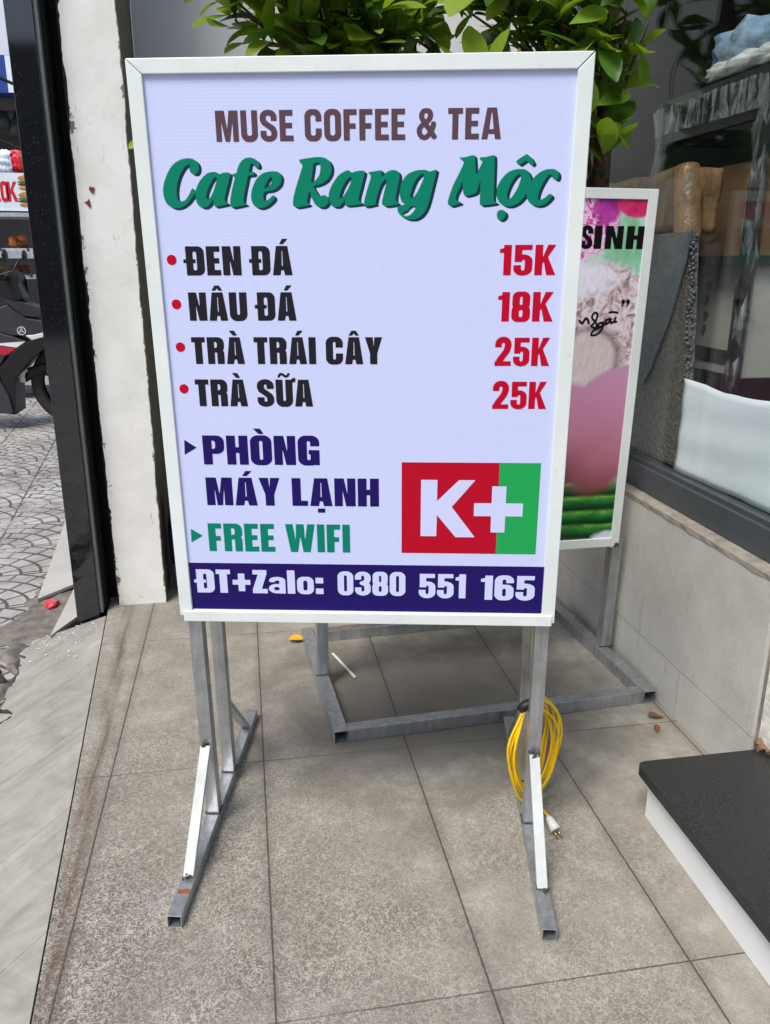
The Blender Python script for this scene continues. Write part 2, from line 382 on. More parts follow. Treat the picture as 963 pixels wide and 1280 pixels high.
def prism(bm, pts, d0, d1, f):     # pts 2D, f(a,b,d) -> 3D
    A = [bm.verts.new(f(a, b, d0)) for a, b in pts]; B = [bm.verts.new(f(a, b, d1)) for a, b in pts]
    n = len(pts)
    bm.faces.new(A); bm.faces.new(B[::-1])
    for i in range(n): bm.faces.new([A[i], B[i], B[(i+1) % n], A[(i+1) % n]])
    bmesh.ops.triangulate(bm, faces=[q for q in bm.faces if len(q.verts) > 4])
    bmesh.ops.recalc_face_normals(bm, faces=bm.faces)
    return bm
def catmull(P, n=5, closed=True):
    out = []; N = len(P)
    for i in range(N if closed else N-1):
        g = lambda k: P[k % N] if closed else P[max(0, min(N-1, k))]
        p0, p1, p2, p3 = (np.array(g(i+k), float) for k in (-1, 0, 1, 2))
        for t in np.arange(n)/n:
            out.append(tuple(0.5*((2*p1)+(-p0+p2)*t+(2*p0-5*p1+4*p2-p3)*t*t+(-p0+3*p1-3*p2+p3)*t**3)))
    if not closed: out.append(tuple(P[-1]))
    return out

# ------------------------------------------------------------------ setting: ground
bm = BM()
vs = [bm.verts.new(p) for p in ((-900, -900, -0.1), (900, -900, -0.1), (900, 900, -0.1), (-900, 900, -0.1))]; bm.faces.new(vs)
struct(obj('pavement', bm, 'pave'))
ED = [(-0.40, -6.0), (-0.40, 0.78), (-0.572, 3.02), (-0.572, 3.52)]      # street edge of the tiled floor
bm = BM(); prism(bm, ED+[(4.5, 3.52), (4.5, -6.0)], -0.3, 0.0, lambda a, b, d: V((a, b, d)))
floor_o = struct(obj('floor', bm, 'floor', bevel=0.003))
bm = BM()
ny = 90; rows = []
for i in range(ny+1):
    y = -6+8.97*(i/ny)**0.45
    xe = -0.40 if y < .78 else -0.40-0.0768*(y-.78)
    xo = -0.715-0.049*(y-.2)
    rows.append([bm.verts.new(q) for q in ((xo-.004, y, -.2), (xo+rnd.uniform(-.004, .004), y, -.088), ((xo+xe)/2, y, -.047), (xe-.004, y, -.004), (xe-.004, y, -.2))])
for A, B in zip(rows, rows[1:]):
    for k in range(4): bm.faces.new([A[k], A[k+1], B[k+1], B[k]])
bm.faces.new(rows[0]); bm.faces.new(rows[-1])
bmesh.ops.recalc_face_normals(bm, faces=bm.faces)
struct(obj('ramp', bm, 'ramp'))
M['mortar'] = simple('crumbly_mortar', lin(112, 106, 98), 0.95, var=0.4, scale=26, bump=0.9, bscale=60)
M['dirt'] = simple('dark_dirt', lin(52, 47, 43), 0.95, var=0.4, scale=40)
def mound(name, mat, x0f, x1f, y0, y1, ny, nx, hf, seed):
    r = random.Random(seed); bm = BM(); rows = []
    for i in range(ny+1):
        y = y0+(y1-y0)*i/ny; a_, b_ = x0f(y), x1f(y)
        rows.append([bm.verts.new((a_+(b_-a_)*j/nx, y, -.104+hf(j/nx, i/ny)*(.65+.6*r.random()))) for j in range(nx+1)])
    for A, B in zip(rows, rows[1:]):
        for k in range(nx): f = bm.faces.new([A[k], A[k+1], B[k+1], B[k]]); f.smooth = True
    bmesh.ops.recalc_face_normals(bm, faces=bm.faces)
    return struct(obj(name, bm, mat))
_w = [rnd.uniform(-1, 1) for _ in range(8)]
wob = lambda y: .018*math.sin(9*y+_w[0]*3)+.012*math.sin(23*y+_w[1]*3)+.008*math.sin(51*y+_w[2]*3)
xo_ = lambda y: -0.715-0.049*(y-.2)
mound('mortar_bed', 'mortar', lambda y: xo_(y)-.075+2.2*wob(y)-.05*max(0, y-2.6), lambda y: xo_(y)+.004, -1, 2.96, 150, 8, lambda t, s: .022*math.sin(math.pi*min(1, t*1.3+.02))**.6, 5)
mound('mortar_bed', 'mortar', lambda y: -.99+1.5*wob(y), lambda y: -.66, 2.961, 3.62, 40, 12, lambda t, s: .020*(math.sin(math.pi*t)*math.sin(math.pi*s))**.4 if 0 < t < 1 and 0 < s < 1 else 0, 6)
mound('dirt_line', 'dirt', lambda y: xo_(y)-.062+2.5*wob(y+.3), lambda y: xo_(y)-.040+2.5*wob(y+.3)+.012*math.sin(17*y), 1.2, 2.75, 120, 3, lambda t, s: .032*math.sin(math.pi*t)**.3 if 0 < t < 1 else 0, 7)

# ------------------------------------------------------------------ pillars
t = thing('granite_pillar', 'polished black granite clad pillar at the pavement edge', 'pillar', (-0.63, 3.0, 0))
bm = BM(); box(bm, (-0.683, 2.99, -0.09), (-0.598, 3.35, 4.2)); obj('cladding', bm, 'granite_pol', t, bevel=0.002)
M['granite_edge'] = simple('sawn_granite_edge', lin(88, 94, 92), 0.45, var=0.15)
bm = BM(); box(bm, (-0.5975, 2.996, 0), (-0.585, 3.35, 4.2)); obj('edge_strip', bm, 'granite_edge', t)
t = thing('shutter_track', 'black recessed shutter track between the granite pillar and the white pillar', 'track', (-0.56, 3.1, 0))
bm = BM(); box(bm, (-0.584, 3.14, 0.001), (-0.534, 3.34, 4.2)); 
M['void_black'] = simple('black_rubber', lin(9, 9, 9), 0.8)
obj('channel_back', bm, 'void_black', t)
bm = BM(); box(bm, (-0.584, 3.03, 0.001), (-0.576, 3.139, 4.2)); obj('channel_side', bm, 'void_black', t)
bm = BM(); box(bm, (-0.5405, 3.06, 0.001), (-0.534, 3.139, 4.2)); obj('channel_side', bm, 'void_black', t)
t = thing('plaster_pillar', 'white painted pillar with chipped edges beside the menu sign', 'pillar', (-0.44, 3.3, 0))
bm = BM(); box(bm, (-0.533, 3.055, 0.0), (-0.355, 3.08, 4.2))
bmesh.ops.subdivide_edges(bm, edges=[e for e in bm.edges if abs(e.verts[0].co.z-e.verts[1].co.z) > 1], cuts=300)
_n = np.cumsum(np.random.default_rng(4).normal(0, 1, (2, 305)), axis=1); _n = _n-np.array([np.convolve(r_, np.ones(25)/25, 'same') for r_ in _n])
for v_ in bm.verts:
    i_ = int(round(v_.co.z/4.2*301)); L_ = v_.co.x < -0.45
    v_.co.x += float(np.clip(_n[0 if L_ else 1][i_]*0.0011, -.004, .004))
    if v_.co.y < 3.07 and rnd.random() < 0.05: v_.co.x += 0.004 if L_ else -0.003
obj('front_face', bm, 'pillar', t)
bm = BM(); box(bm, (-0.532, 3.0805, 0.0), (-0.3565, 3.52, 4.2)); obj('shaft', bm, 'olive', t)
M['redpaint'] = simple('dried_red_paint', lin(128, 38, 38), 0.7, var=0.2)
bm = BM()
def uvblob(cx, cz, r, n=15):
    return [(cx+r*(q_ := 0.35+0.95*rnd.random())*math.cos(2*math.pi*k/n), cz+r*q_*1.2*1.0*math.sin(2*math.pi*k/n)) for k in range(n)]
for (cx, cz), r in zip([(-0.483,1.532),(-0.501,1.489)], (0.009, 0.010)):
    prism(bm, uvblob(cx, cz, r), 3.0515, 3.054, lambda a, b, d: V((a, d, b)))
obj('paint_splash', bm, 'redpaint', t)

# ------------------------------------------------------------------ back wall, overhang
t = thing('back_wall', 'pale grey plaster wall behind the potted shrubs', 'wall', (0.5, 3.6, 0))
bm = BM(); box(bm, (-0.356, 3.521, -0.1), (1.36, 3.66, 4.2)); obj('wall_face', bm, 'plaster_grey', t)
M['soffit'] = simple('white_soffit', lin(206, 205, 200), 0.8, var=0.05)
t = thing('shop_canopy', 'flat white slab of the upper floor over the shop', 'canopy', (0.5, 3.6, 4.21))
bm = BM(); box(bm, (-0.70, 3.5, 4.21), (4.6, 5.0, 4.4)); obj('slab', bm, 'soffit', t)

# ------------------------------------------------------------------ right wall with window
t = thing('tiled_wall', 'low grey tiled wall under the shop window', 'wall', (1.3, 2.5, 0))
bm = BM(); box(bm, (1.215, 1.578, 0.0), (1.226, 3.52, 0.575)); obj('tile_face', bm, 'walltile', t, bevel=0.0015)
bm = BM(); box(bm, (1.2265, 1.580, 0.0), (1.36, 3.52, 0.582)); 
obj('core', bm, 'ledge', t)
bm = BM(); n = 60
prof = []
for i in range(n+1):
    y = 1.577 + (3.52-1.577)*i/n
    prof.append([bm.verts.new(p) for p in ((1.2125+rnd.uniform(-.0005, .0015), y, 0.573+rnd.uniform(-.002, .0015)), (1.2135+rnd.uniform(-.0015, .002), y, 0.586+rnd.uniform(-.001, .001)), (1.262, y, 0.590), (1.262, y, 0.576))])
for A, B in zip(prof, prof[1:]):
    for k in range(4): bm.faces.new([A[k], A[(k+1) % 4], B[(k+1) % 4], B[k]])
bm.faces.new(prof[0]); bm.faces.new(prof[-1]); bmesh.ops.recalc_face_normals(bm, faces=bm.faces)
obj('ledge', bm, 'ledge', t)
M['flake'] = simple('flaking_white_paint', lin(214, 210, 200), 0.8, var=0.3, scale=50, bump=0.9, bscale=90)
t = thing('door_jamb', 'flaking white door jamb at the end of the tiled wall', 'door jamb', (1.27, 1.53, 0))
bm = BM(); box(bm, (1.232, 1.50, 0.0), (1.36, 1.5765, 3.1)); obj('plaster', bm, 'flake', t, bevel=0.003)
bm = BM()
for i in range(9):
    c0 = V((1.236+rnd.uniform(-.012, .02), 1.55+rnd.uniform(-.03, .02), 0.145+rnd.uniform(0, .008))); r = rnd.uniform(.006, .014)
    bmesh.ops.create_icosphere(bm, subdivisions=1, radius=r, matrix=Matrix.Translation(c0))
for v_ in bm.verts: v_.co += V((rnd.uniform(-1, 1), rnd.uniform(-1, 1), rnd.uniform(-1, 1)))*0.004
M['rubble'] = simple('brown_rubble', lin(120, 92, 70), 0.9, var=0.4, scale=60)
obj('crumbled_plaster', bm, 'rubble', t)

t = thing('shop_window', 'large shop window pane in a dark grey frame above the tiled wall', 'window', (1.27, 2.5, 0.585))
bm = BM(); box(bm, (1.255, 1.578, 0.5905), (1.31, 3.515, 0.672)); obj('sill_frame', bm, 'alu_dark', t, bevel=0.003)
bm = BM(); box(bm, (1.268, 1.578, 0.6725), (1.305, 3.47, 0.685)); obj('glazing_bead', bm, 'alu_dark', t)
bm = BM(); box(bm, (1.262, 3.471, 0.6725), (1.308, 3.515, 3.0)); obj('side_frame', bm, 'alu_dark', t)
bm = BM(); box(bm, (1.255, 1.578, 3.001), (1.31, 3.515, 3.09)); obj('head_frame', bm, 'alu_dark', t)
k = NB('window_glass')
gl = k.n('BsdfGlossy'); gl.inputs['Roughness'].default_value = 0.01; gl.inputs['Color'].default_value = (0.95, 1, 0.98, 1)
tr = k.n('BsdfTransparent'); tr.inputs['Color'].default_value = (0.955, 0.975, 0.97, 1)
fr = k.n('Fresnel')
k.l(k.math('ADD', 1.24, k.math('MULTIPLY', k.n('NewGeometry').outputs['Backfacing'], 1/1.24-1.24)), fr.inputs['IOR'])
mx = k.n('MixShader'); k.l(fr.outputs[0], mx.inputs[0]); k.l(tr.outputs[0], mx.inputs[1]); k.l(gl.outputs[0], mx.inputs[2]); k.l(mx.outputs[0], k.out.inputs[0])
M['glass'] = k.m
bm = BM(); box(bm, (1.281, 1.579, 0.6855), (1.287, 3.4705, 3.0)); obj('pane', bm, 'glass', t)

# room behind the window
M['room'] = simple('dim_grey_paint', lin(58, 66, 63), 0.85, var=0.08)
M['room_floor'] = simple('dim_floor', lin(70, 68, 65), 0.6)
t = thing('shop_room', 'dim grey room seen through the shop window', 'room', (2.8, 2.6, 0))
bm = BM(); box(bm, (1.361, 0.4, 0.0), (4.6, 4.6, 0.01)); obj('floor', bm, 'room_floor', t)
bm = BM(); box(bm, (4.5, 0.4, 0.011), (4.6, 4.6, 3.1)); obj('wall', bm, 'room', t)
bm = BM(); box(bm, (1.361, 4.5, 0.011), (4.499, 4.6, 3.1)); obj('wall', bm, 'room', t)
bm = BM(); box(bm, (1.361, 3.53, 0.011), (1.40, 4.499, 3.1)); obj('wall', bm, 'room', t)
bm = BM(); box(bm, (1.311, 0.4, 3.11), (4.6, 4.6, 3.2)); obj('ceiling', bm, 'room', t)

# ------------------------------------------------------------------ granite step
t = thing('entrance_step', 'black granite entrance step on a white riser at the right', 'step', (1.4, 1.0, 0))
bm = BM(); box(bm, (0.917, -0.6, 0.0), (2.4, 1.528, 0.114)); obj('riser', bm, 'riser', t, bevel=0.002)
bm = BM()
out = [(2.45, -0.65), (0.893, -0.65)] + [(0.893+0.022-0.022*math.cos(a), 1.553-0.022+0.022*math.sin(a)) for a in np.linspace(0, math.pi/2, 6)] + [(2.45, 1.553)]
# leave the jamb and the wall end free
out = out[:-1] + [(1.2315, 1.553), (1.2315, 1.499), (2.45, 1.499)]
prism(bm, out, 0.115, 0.140, lambda a, b, d: V((a, b, d)))
obj('tread', bm, 'granite_step', t, bevel=0.006, seg=3)

# ------------------------------------------------------------------ lettering: outlines rasterised to a signed distance grid, then contoured into flat meshes
def sd_poly(X, Y, P):
    d = np.full(X.shape, 1e9); ins = np.zeros(X.shape, bool); n = len(P)
    for i in range(n):
        ax, ay = P[i]; bx, by = P[(i+1) % n]
        ex, ey = bx-ax, by-ay; L = ex*ex+ey*ey
        if L < 1e-12: continue
        wx, wy = X-ax, Y-ay; tt = np.clip((wx*ex+wy*ey)/L, 0, 1)
        d = np.minimum(d, (wx-ex*tt)**2+(wy-ey*tt)**2)
        if abs(ey) > 1e-12:
            c = (ay > Y) != (by > Y)
            ins ^= c & (X < ex*(Y-ay)/ey+ax)
    d = np.sqrt(d); return np.where(ins, -d, d)
def B_(x0, y0, x1, y1): return lambda X, Y: np.maximum(np.abs(X-(x0+x1)/2)-(x1-x0)/2, np.abs(Y-(y0+y1)/2)-(y1-y0)/2)
def RR(x0, y0, x1, y1, r):
    def f(X, Y):
        qx = np.abs(X-(x0+x1)/2)-(x1-x0)/2+r; qy = np.abs(Y-(y0+y1)/2)-(y1-y0)/2+r
        return np.minimum(np.maximum(qx, qy), 0)+np.hypot(np.maximum(qx, 0), np.maximum(qy, 0))-r
    return f
def PO(*P): return lambda X, Y: sd_poly(X, Y, P)
def U_(*f): return lambda X, Y: np.minimum.reduce([g(X, Y) for g in f])
def I_(a, b): return lambda X, Y: np.maximum(a(X, Y), b(X, Y))
def D_(a, *bs): return lambda X, Y: np.maximum.reduce([a(X, Y)]+[-g(X, Y) for g in bs])
def ST(P, w, k=1.0, closed=False):       # stroke with butt ends; k squeezes the thickness of horizontals
    def f(X, Y):
        Y2 = Y/k; out = np.full(X.shape, 1e9); n = len(P)
        for i in range(n if closed else n-1):
            ax, ay = P[i][0], P[i][1]/k; bx, by = P[(i+1) % n][0], P[(i+1) % n][1]/k
            L = math.hypot(bx-ax, by-ay) or 1e-9; ex, ey = (bx-ax)/L, (by-ay)/L
            a = (X-ax)*ex+(Y2-ay)*ey; b = np.abs(-(X-ax)*ey+(Y2-ay)*ex)
            out = np.minimum(out, np.maximum(b-w/2, np.abs(a-L/2)-L/2))
            if i > 0 or closed: out = np.minimum(out, np.hypot(X-ax, Y2-ay)-w/2)
        return out
    return f
def DOT(x, y, r): return lambda X, Y: np.hypot(X-x, Y-y)-r
def arc(cx, cy, rx, ry, a0, a1, n=9): return [(cx+rx*math.cos(math.radians(a)), cy+ry*math.sin(math.radians(a))) for a in np.linspace(a0, a1, n)]

def glyph(ch, s):
    b = s*0.72 if s > 0.22 else s*0.90      # bar thickness
    base = {'À': 'A', 'Á': 'A', 'Â': 'A', 'Ạ': 'A', 'Ò': 'O', 'Ữ': 'U', 'Đ': 'D'}.get(ch, ch)
    w = {'M': .78, 'W': .98, 'A': .66, 'I': s, 'L': .46, 'E': .47, 'F': .45, 'T': .50, '&': .66, '1': .36, ' ': .22, 'l': s, ':': s, '+': .62, 'Y': .62, 'K': .64, 'N': .62, 'a': .56, 'o': .58, 'Z': .52, 'J': .5, '(': .3}.get(base, .58)
    if s > 0.24 and base in 'OCDGUSR0568PH': w = .62
    if base == ' ': return None, w
    ring = lambda x0, y0, x1, y1, r=.24: D_(RR(x0, y0, x1, y1, min(r, (x1-x0)/2.05, (y1-y0)/2.05)), RR(x0+s, y0+b, x1-s, y1-b, min(.09, (x1-x0-2*s)/2.05)))
    def half(y0, y1): return D_(U_(B_(0, y0, w/2, y1), RR(0, y0, w, y1, min(.22, (y1-y0)/2.05))), U_(B_(s, y0+b*.92, w/2, y1-b*.92), RR(s*.9, y0+b*.92, w-s, y1-b*.92, .07)))
    if base == 'M': f = PO((0,0),(0,1),(.31,1),(.39,.40),(.47,1),(.78,1),(.78,0),(.78-s*.95,0),(.78-s*.95,.66),(.47,0),(.31,0),(s*.95,.66),(s*.95,0))
    elif base == 'U': f = I_(D_(RR(0,-.015,w,1.5,.25), RR(s,b,w-s,2,.09)), B_(-1,-1,2,1))
    elif base == 'E': f = U_(B_(0,0,s,1), B_(0,0,w,b), B_(0,1-b,w-.01,1), B_(0,.5-b*.45,w-.04,.5+b*.5))
    elif base == 'F': f = U_(B_(0,0,s,1), B_(0,1-b,w,1), B_(0,.46-b*.45,w-.04,.46+b*.5))
    elif base == 'L': f = U_(B_(0,0,s,1), B_(0,0,w,b))
    elif base == 'T': f = U_(B_(w/2-s/2,0,w/2+s/2,1), B_(0,1-b,w,1))
    elif base == 'H': f = U_(B_(0,0,s,1), B_(w-s,0,w,1), B_(0,.5-b*.5,w,.5+b*.55))
    elif base in 'Il': f = B_(0,0,s,1)
    elif base == 'N': f = PO((0,0),(0,1),(s*1.08,1),(w-s*.92,.44),(w-s*.92,1),(w,1),(w,0),(w-s*1.08,0),(s*.92,.56),(s*.92,0))
    elif base == 'A': f = D_(PO((0,0),(w/2-.16-(s-.2)*.5,1),(w/2+.16+(s-.2)*.5,1),(w,0),(w-s*.98,0),(w-s*.98-.03,.17),(s*.98+.03,.17),(s*.98,0)), PO((s*.98+.055,.32),(w/2-.012,.84),(w/2+.012,.84),(w-s*.98-.055,.32)))
    elif base == 'Y': f = PO((0,1),(s*1.08,1),(w/2,.62),(w-s*1.08,1),(w,1),(w/2+s/2,.40),(w/2+s/2,0),(w/2-s/2,0),(w/2-s/2,.40))
    elif base == 'K': f = U_(B_(0,0,s,1), PO((s*.9,.34),(s*.9,.52),(w-s*1.10,1),(w-.01,1),(s+.16,.60),(w+.01,0),(w-s*1.15,0),(s+.04,.44)))
    elif base == 'W': f = PO((0,1),(s,1),(s+.085,.40),(.36,1),(.62,1),(.98-s-.085,.40),(.98-s,1),(.98,1),(.82,0),(.58,0),(.49,.58),(.40,0),(.16,0))
    elif base in 'O0': f = ring(0,-.015,w,1.015)
    elif base == 'C': f = D_(ring(0,-.015,w,1.015), B_(w-s-.002,.40,w+.1,.62))
    elif base == 'G': f = U_(D_(ring(0,-.015,w,1.015), B_(w-s-.002,.52,w+.1,.65)), B_(w/2-.0,.52-b*.8,w,.52), B_(w-.12,0,w,.5))
    elif base == 'D': f = half(0,1)
    elif base == 'P': f = U_(B_(0,0,s,1), half(.37,1))
    elif base == 'R': f = U_(B_(0,0,s,1), half(.43,1), I_(RR(w-s-.01,-.3,w-.01,.52,.10), B_(-1,0,2,.52)))
    elif base == 'S':
        P = [(w-s/2,.655)]+arc(w/2,.78,w/2-s/2,.235-b/2,0,180,11)+[(s/2,.70),(s/2+.04,.60),(w/2,.505),(w-s/2-.04,.40),(w-s/2,.30)]+arc(w/2,.22,w/2-s/2,.235-b/2,0,-180,11)+[(s/2,.345)]
        f = ST(P, s, b/s)
    elif base == '2': f = U_(ST([(s/2,.66)]+arc(w/2,.765,w/2-s/2,.25-b/2,180,0,11)+[(w-s/2,.70),(w-s/2-.05,.53),(s/2+.06,.20),(s/2+.0,.02)], s, .9), B_(0,0,w,b))
    elif base == '5': f = U_(B_(.03,1-b,w-.02,1), B_(.03,.44,.03+s*.95,1), ST([(s*.75,.52)]+arc(w/2,.47,w/2-s/2,.20-b/2+.02,115,0,7)+[(w-s/2,.24)]+arc(w/2,.22,w/2-s/2,.235-b/2,0,-180,11)+[(s/2,.335)], s, b/s))
    elif base == '6': f = U_(D_(ring(0,-.015,w,1.015), B_(w-s-.002,.40,w+.1,.70)), I_(ring(0,-.015,w,.635,.22), B_(s*.5,-1,2,2)))
    elif base == '8': f = U_(ring(0,-.015,w,.57,.2), ring(.015,.57-b*1.05,w-.015,1.015,.2))
    elif base == '3': f = ST([(s/2,.67)]+arc(w/2,.78,w/2-s/2,.235-b/2,180,0,11)+[(w-s/2,.66),(w-s/2-.03,.58),(w*.5,.52),(w-s/2-.03,.46),(w-s/2,.38)]+arc(w/2,.22,w/2-s/2,.235-b/2,0,-180,11)+[(s/2,.335)], s, b/s)
    elif base == '1': f = U_(B_(w-s,0,w,1), PO((0,.74),(0,.86),(.13,.90),(w-s,1),(w-.02,1),(w-.02,.74)))
    elif base == '+': f = U_(B_(0,.36,w,.36+b*1.1), B_(w/2-b*.6,.08,w/2+b*.6,.84))
    elif base == 'Z': f = U_(B_(0,0,w,b), B_(0.02,1-b,w-.01,1), PO((0,b*.8),(w-s*1.2,1-b),(w-.01,1-b*.8),(s*1.2,b)))
    elif base == ':': f = U_(B_(0,0,s,.24), B_(0,.46,s,.70))
    elif base == 'o': f = D_(RR(0,-.015,w,.735,.22), RR(s*.82,b*.75,w-s*.82,.72-b*.75,.08))
    elif base == 'a':
        q = s*.80; f = U_(ST([(q/2, .50)]+arc(w/2, .56, w/2-q/2, .735-b/2-.56, 180, 0, 9)+[(w-q/2, 0)], q, b/q*.8), ST(arc(w/2-q*.1, .21, w/2-q*.4, .21-b*.36, 0, 360, 20), q*.85, b/q*.8), B_(w-q, 0, w, .4))
    elif base == '&': f = ST(catmull([(.62,.06),(.42,.34),(.22,.60),(.16,.77),(.22,.90),(.32,.925),(.42,.90),(.46,.78),(.40,.63),(.22,.50),(.10,.36),(.10,.20),(.19,.09),(.31,.08),(.44,.20),(.53,.36),(.57,.53)], 5, False), s*.86, .9)
    else: f = B_(0,0,w,1)
    c = w/2
    if ch == 'Đ': f = U_(f, B_(-.09,.43,s+.06,.56))
    if ch == 'Á': f = U_(f, PO((c-.08,1.06),(c+.02,1.24),(c+.21,1.24),(c+.05,1.06)))
    if ch in 'ÀÒ': f = U_(f, PO((c+.10,1.06),(c-.0,1.24),(c-.20,1.24),(c-.05,1.06)))
    if ch == 'Â': f = U_(f, PO((c-.19,1.06),(c-.08,1.24),(c+.08,1.24),(c+.19,1.06),(c+.06,1.06),(c,1.14),(c-.06,1.06)))
    if ch == 'Ạ': f = U_(f, B_(c-.11,-.24,c+.11,-.09))
    if ch == 'Ữ': f = U_(f, ST([(w-.04,.94),(w+.05,.98),(w+.07,1.06)], .13), B_(w-.06,.90,w+.10,1.0), ST(catmull([(c-.19,1.10),(c-.12,1.20),(c-.02,1.18),(c+.06,1.12),(c+.14,1.14),(c+.19,1.22)], 4, False), .09))
    return f, w

def contour(f, x0, x1, y0, y1, cell, emit):
    nx, ny = int(math.ceil((x1-x0)/cell))+1, int(math.ceil((y1-y0)/cell))+1
    xs = x0+np.arange(nx)*cell; ys = y0+np.arange(ny)*cell
    X, Y = np.meshgrid(xs, ys); F = f(X, Y); F[np.abs(F) < 1e-9] = 1e-9
    ins = F < 0
    cnt = ins[:-1, :-1].astype(int)+ins[1:, :-1]+ins[:-1, 1:]+ins[1:, 1:]
    for j in range(ny-1):
        row = cnt[j]; i = 0
        while i < nx-1:
            if row[i] == 4:
                k = i
                while k < nx-1 and row[k] == 4: k += 1
                emit([(xs[i], ys[j]), (xs[k], ys[j]), (xs[k], ys[j+1]), (xs[i], ys[j+1])]); i = k
            else:
                if row[i] > 0:
                    C = [(i, j), (i+1, j), (i+1, j+1), (i, j+1)]; P = []
                    for q in range(4):
                        (a, b), (c, d) = C[q], C[(q+1) % 4]; fa, fb = F[b, a], F[d, c]
                        if fa < 0: P.append((xs[a], ys[b]))
                        if (fa < 0) != (fb < 0):
                            t_ = fa/(fa-fb); P.append((xs[a]+(xs[c]-xs[a])*t_, ys[b]+(ys[d]-ys[b])*t_))
                    if len(P) >= 3: emit(P)
                i += 1

class Board:                # a plane in the scene: origin, right and up axes; coordinates in millimetres
    def __init__(s, o, u, v):
        s.o, s.u, s.v = V(o), V(u), V(v); s.n = s.u.cross(s.v).normalized()
    def p(s, a, b, d=0.0): return s.o + s.u*(a/1000) + s.v*(b/1000) + s.n*d
class Print:                # collects flat faces lying on a board
    def __init__(s, board, lift): s.b, s.lift, s.v, s.f = board, lift, [], []
    def emit(s, P):
        i = len(s.v); s.v += [s.b.p(a, b, s.lift) for a, b in P]; s.f.append(tuple(range(i, i+len(P))))
    def text(s, txt, u0, u1, v0, v1, stem, gap=.075, cell=0.9):
        gs = []; x = 0
        for ch in txt:
            f, w = glyph(ch, stem)
            if f: gs.append((f, x, w))
            x += w+gap
        tot = x-gap; kx = (u1-u0)/tot; ky = v1-v0
        for f, x, w in gs:
            gx = u0+x*kx
            contour(lambda X, Y: f((X-gx)/kx, (Y-v0)/ky)*kx, gx-.13*kx, gx+(w+.16)*kx, v0-.3*ky, v0+1.32*ky, cell, s.emit)
    def field(s, f, x0, x1, y0, y1, cell=0.9): contour(f, x0, x1, y0, y1, cell, s.emit)
    def build(s, name, mat, parent):
        me = bpy.data.meshes.new(name); off = loc_of(parent)
        me.from_pydata([p-off for p in s.v], [], s.f); me.materials.append(M[mat] if isinstance(mat, str) else mat)
        o = bpy.data.objects.new(name, me); COL.objects.link(o); o.parent = parent; return o

# ------------------------------------------------------------------ the menu sign
SB = Board((-0.1357, 1.645, 0.5798), (0.97731, -0.21182, 0.0069), (-0.0151, -0.0371, 0.9992))
UX, DX, VX = V((0.9773, -0.2118, 0)), V((0.2118, 0.9773, 0)), V((-0.0151, -0.0371, 0.9992))
sign = thing('menu_sign', 'white framed lavender coffee menu board with prices on four galvanised posts', 'menu board', (0.2, 1.65, 0))
PW, PH = 750.4, 1029.3
def slab(board, a0, b0, a1, b1, d0, d1):
    bm = BM(); hexa(bm, [board.p(a0, b0, d0), board.p(a1, b0, d0), board.p(a1, b0, d1), board.p(a0, b0, d1), board.p(a0, b1, d0), board.p(a1, b1, d0), board.p(a1, b1, d1), board.p(a0, b1, d1)]); return bm
obj('panel', slab(SB, -14, -14, PW+14, PH+14, -0.005, 0), 'panel', sign)
def frame_piece(board, quad, d0, d1, name, mat, parent, bev=0.0014):
    bm = BM(); prism(bm, quad, d0, d1, lambda a, b, d: board.p(a, b, d)); return obj(name, bm, mat, parent, bevel=bev)
L, R_, T_ = -27, PW+26, PH+24.5
frame_piece(SB, [(L, -13), (0, -13), (0, PH), (L, T_)], -0.03, 0.006, 'frame_rail', 'frame', sign)
frame_piece(SB, [(PW, -20), (R_+1.5, -20), (R_+1.5, T_+1), (PW, PH-1)], -0.03, 0.006, 'frame_rail', 'frame', sign)
frame_piece(SB, [(L+.7, T_+.6), (.7, PH+.6), (PW-.7, PH-.2), (R_+.5, T_+1.8)], -0.03, 0.0068, 'frame_rail', 'frame', sign)
frame_piece(SB, [(-19, -26), (PW+21.5, -26), (PW+21.5, -1.5), (-19, -1.5)], -0.012, 0.0092, 'frame_rail', 'frame', sign)
frame_piece(SB, [(-26, -26.2), (PW+25, -26.2), (PW+25, -14.2), (-26, -14.2)], -0.032, -0.0125, 'frame_rail', 'frame', sign)
# the light box body behind the face
bm = slab(SB, -24, -12, PW+24, PH+22, -0.19, -0.031); obj('box_body', bm, 'frame_old', sign, bevel=0.002)

p = Print(SB, 0.0004); p.text('MUSE COFFEE & TEA', 122.2, 625, 922, 972, .205, .085); p.build('heading_lettering', 'brown_ink', sign)
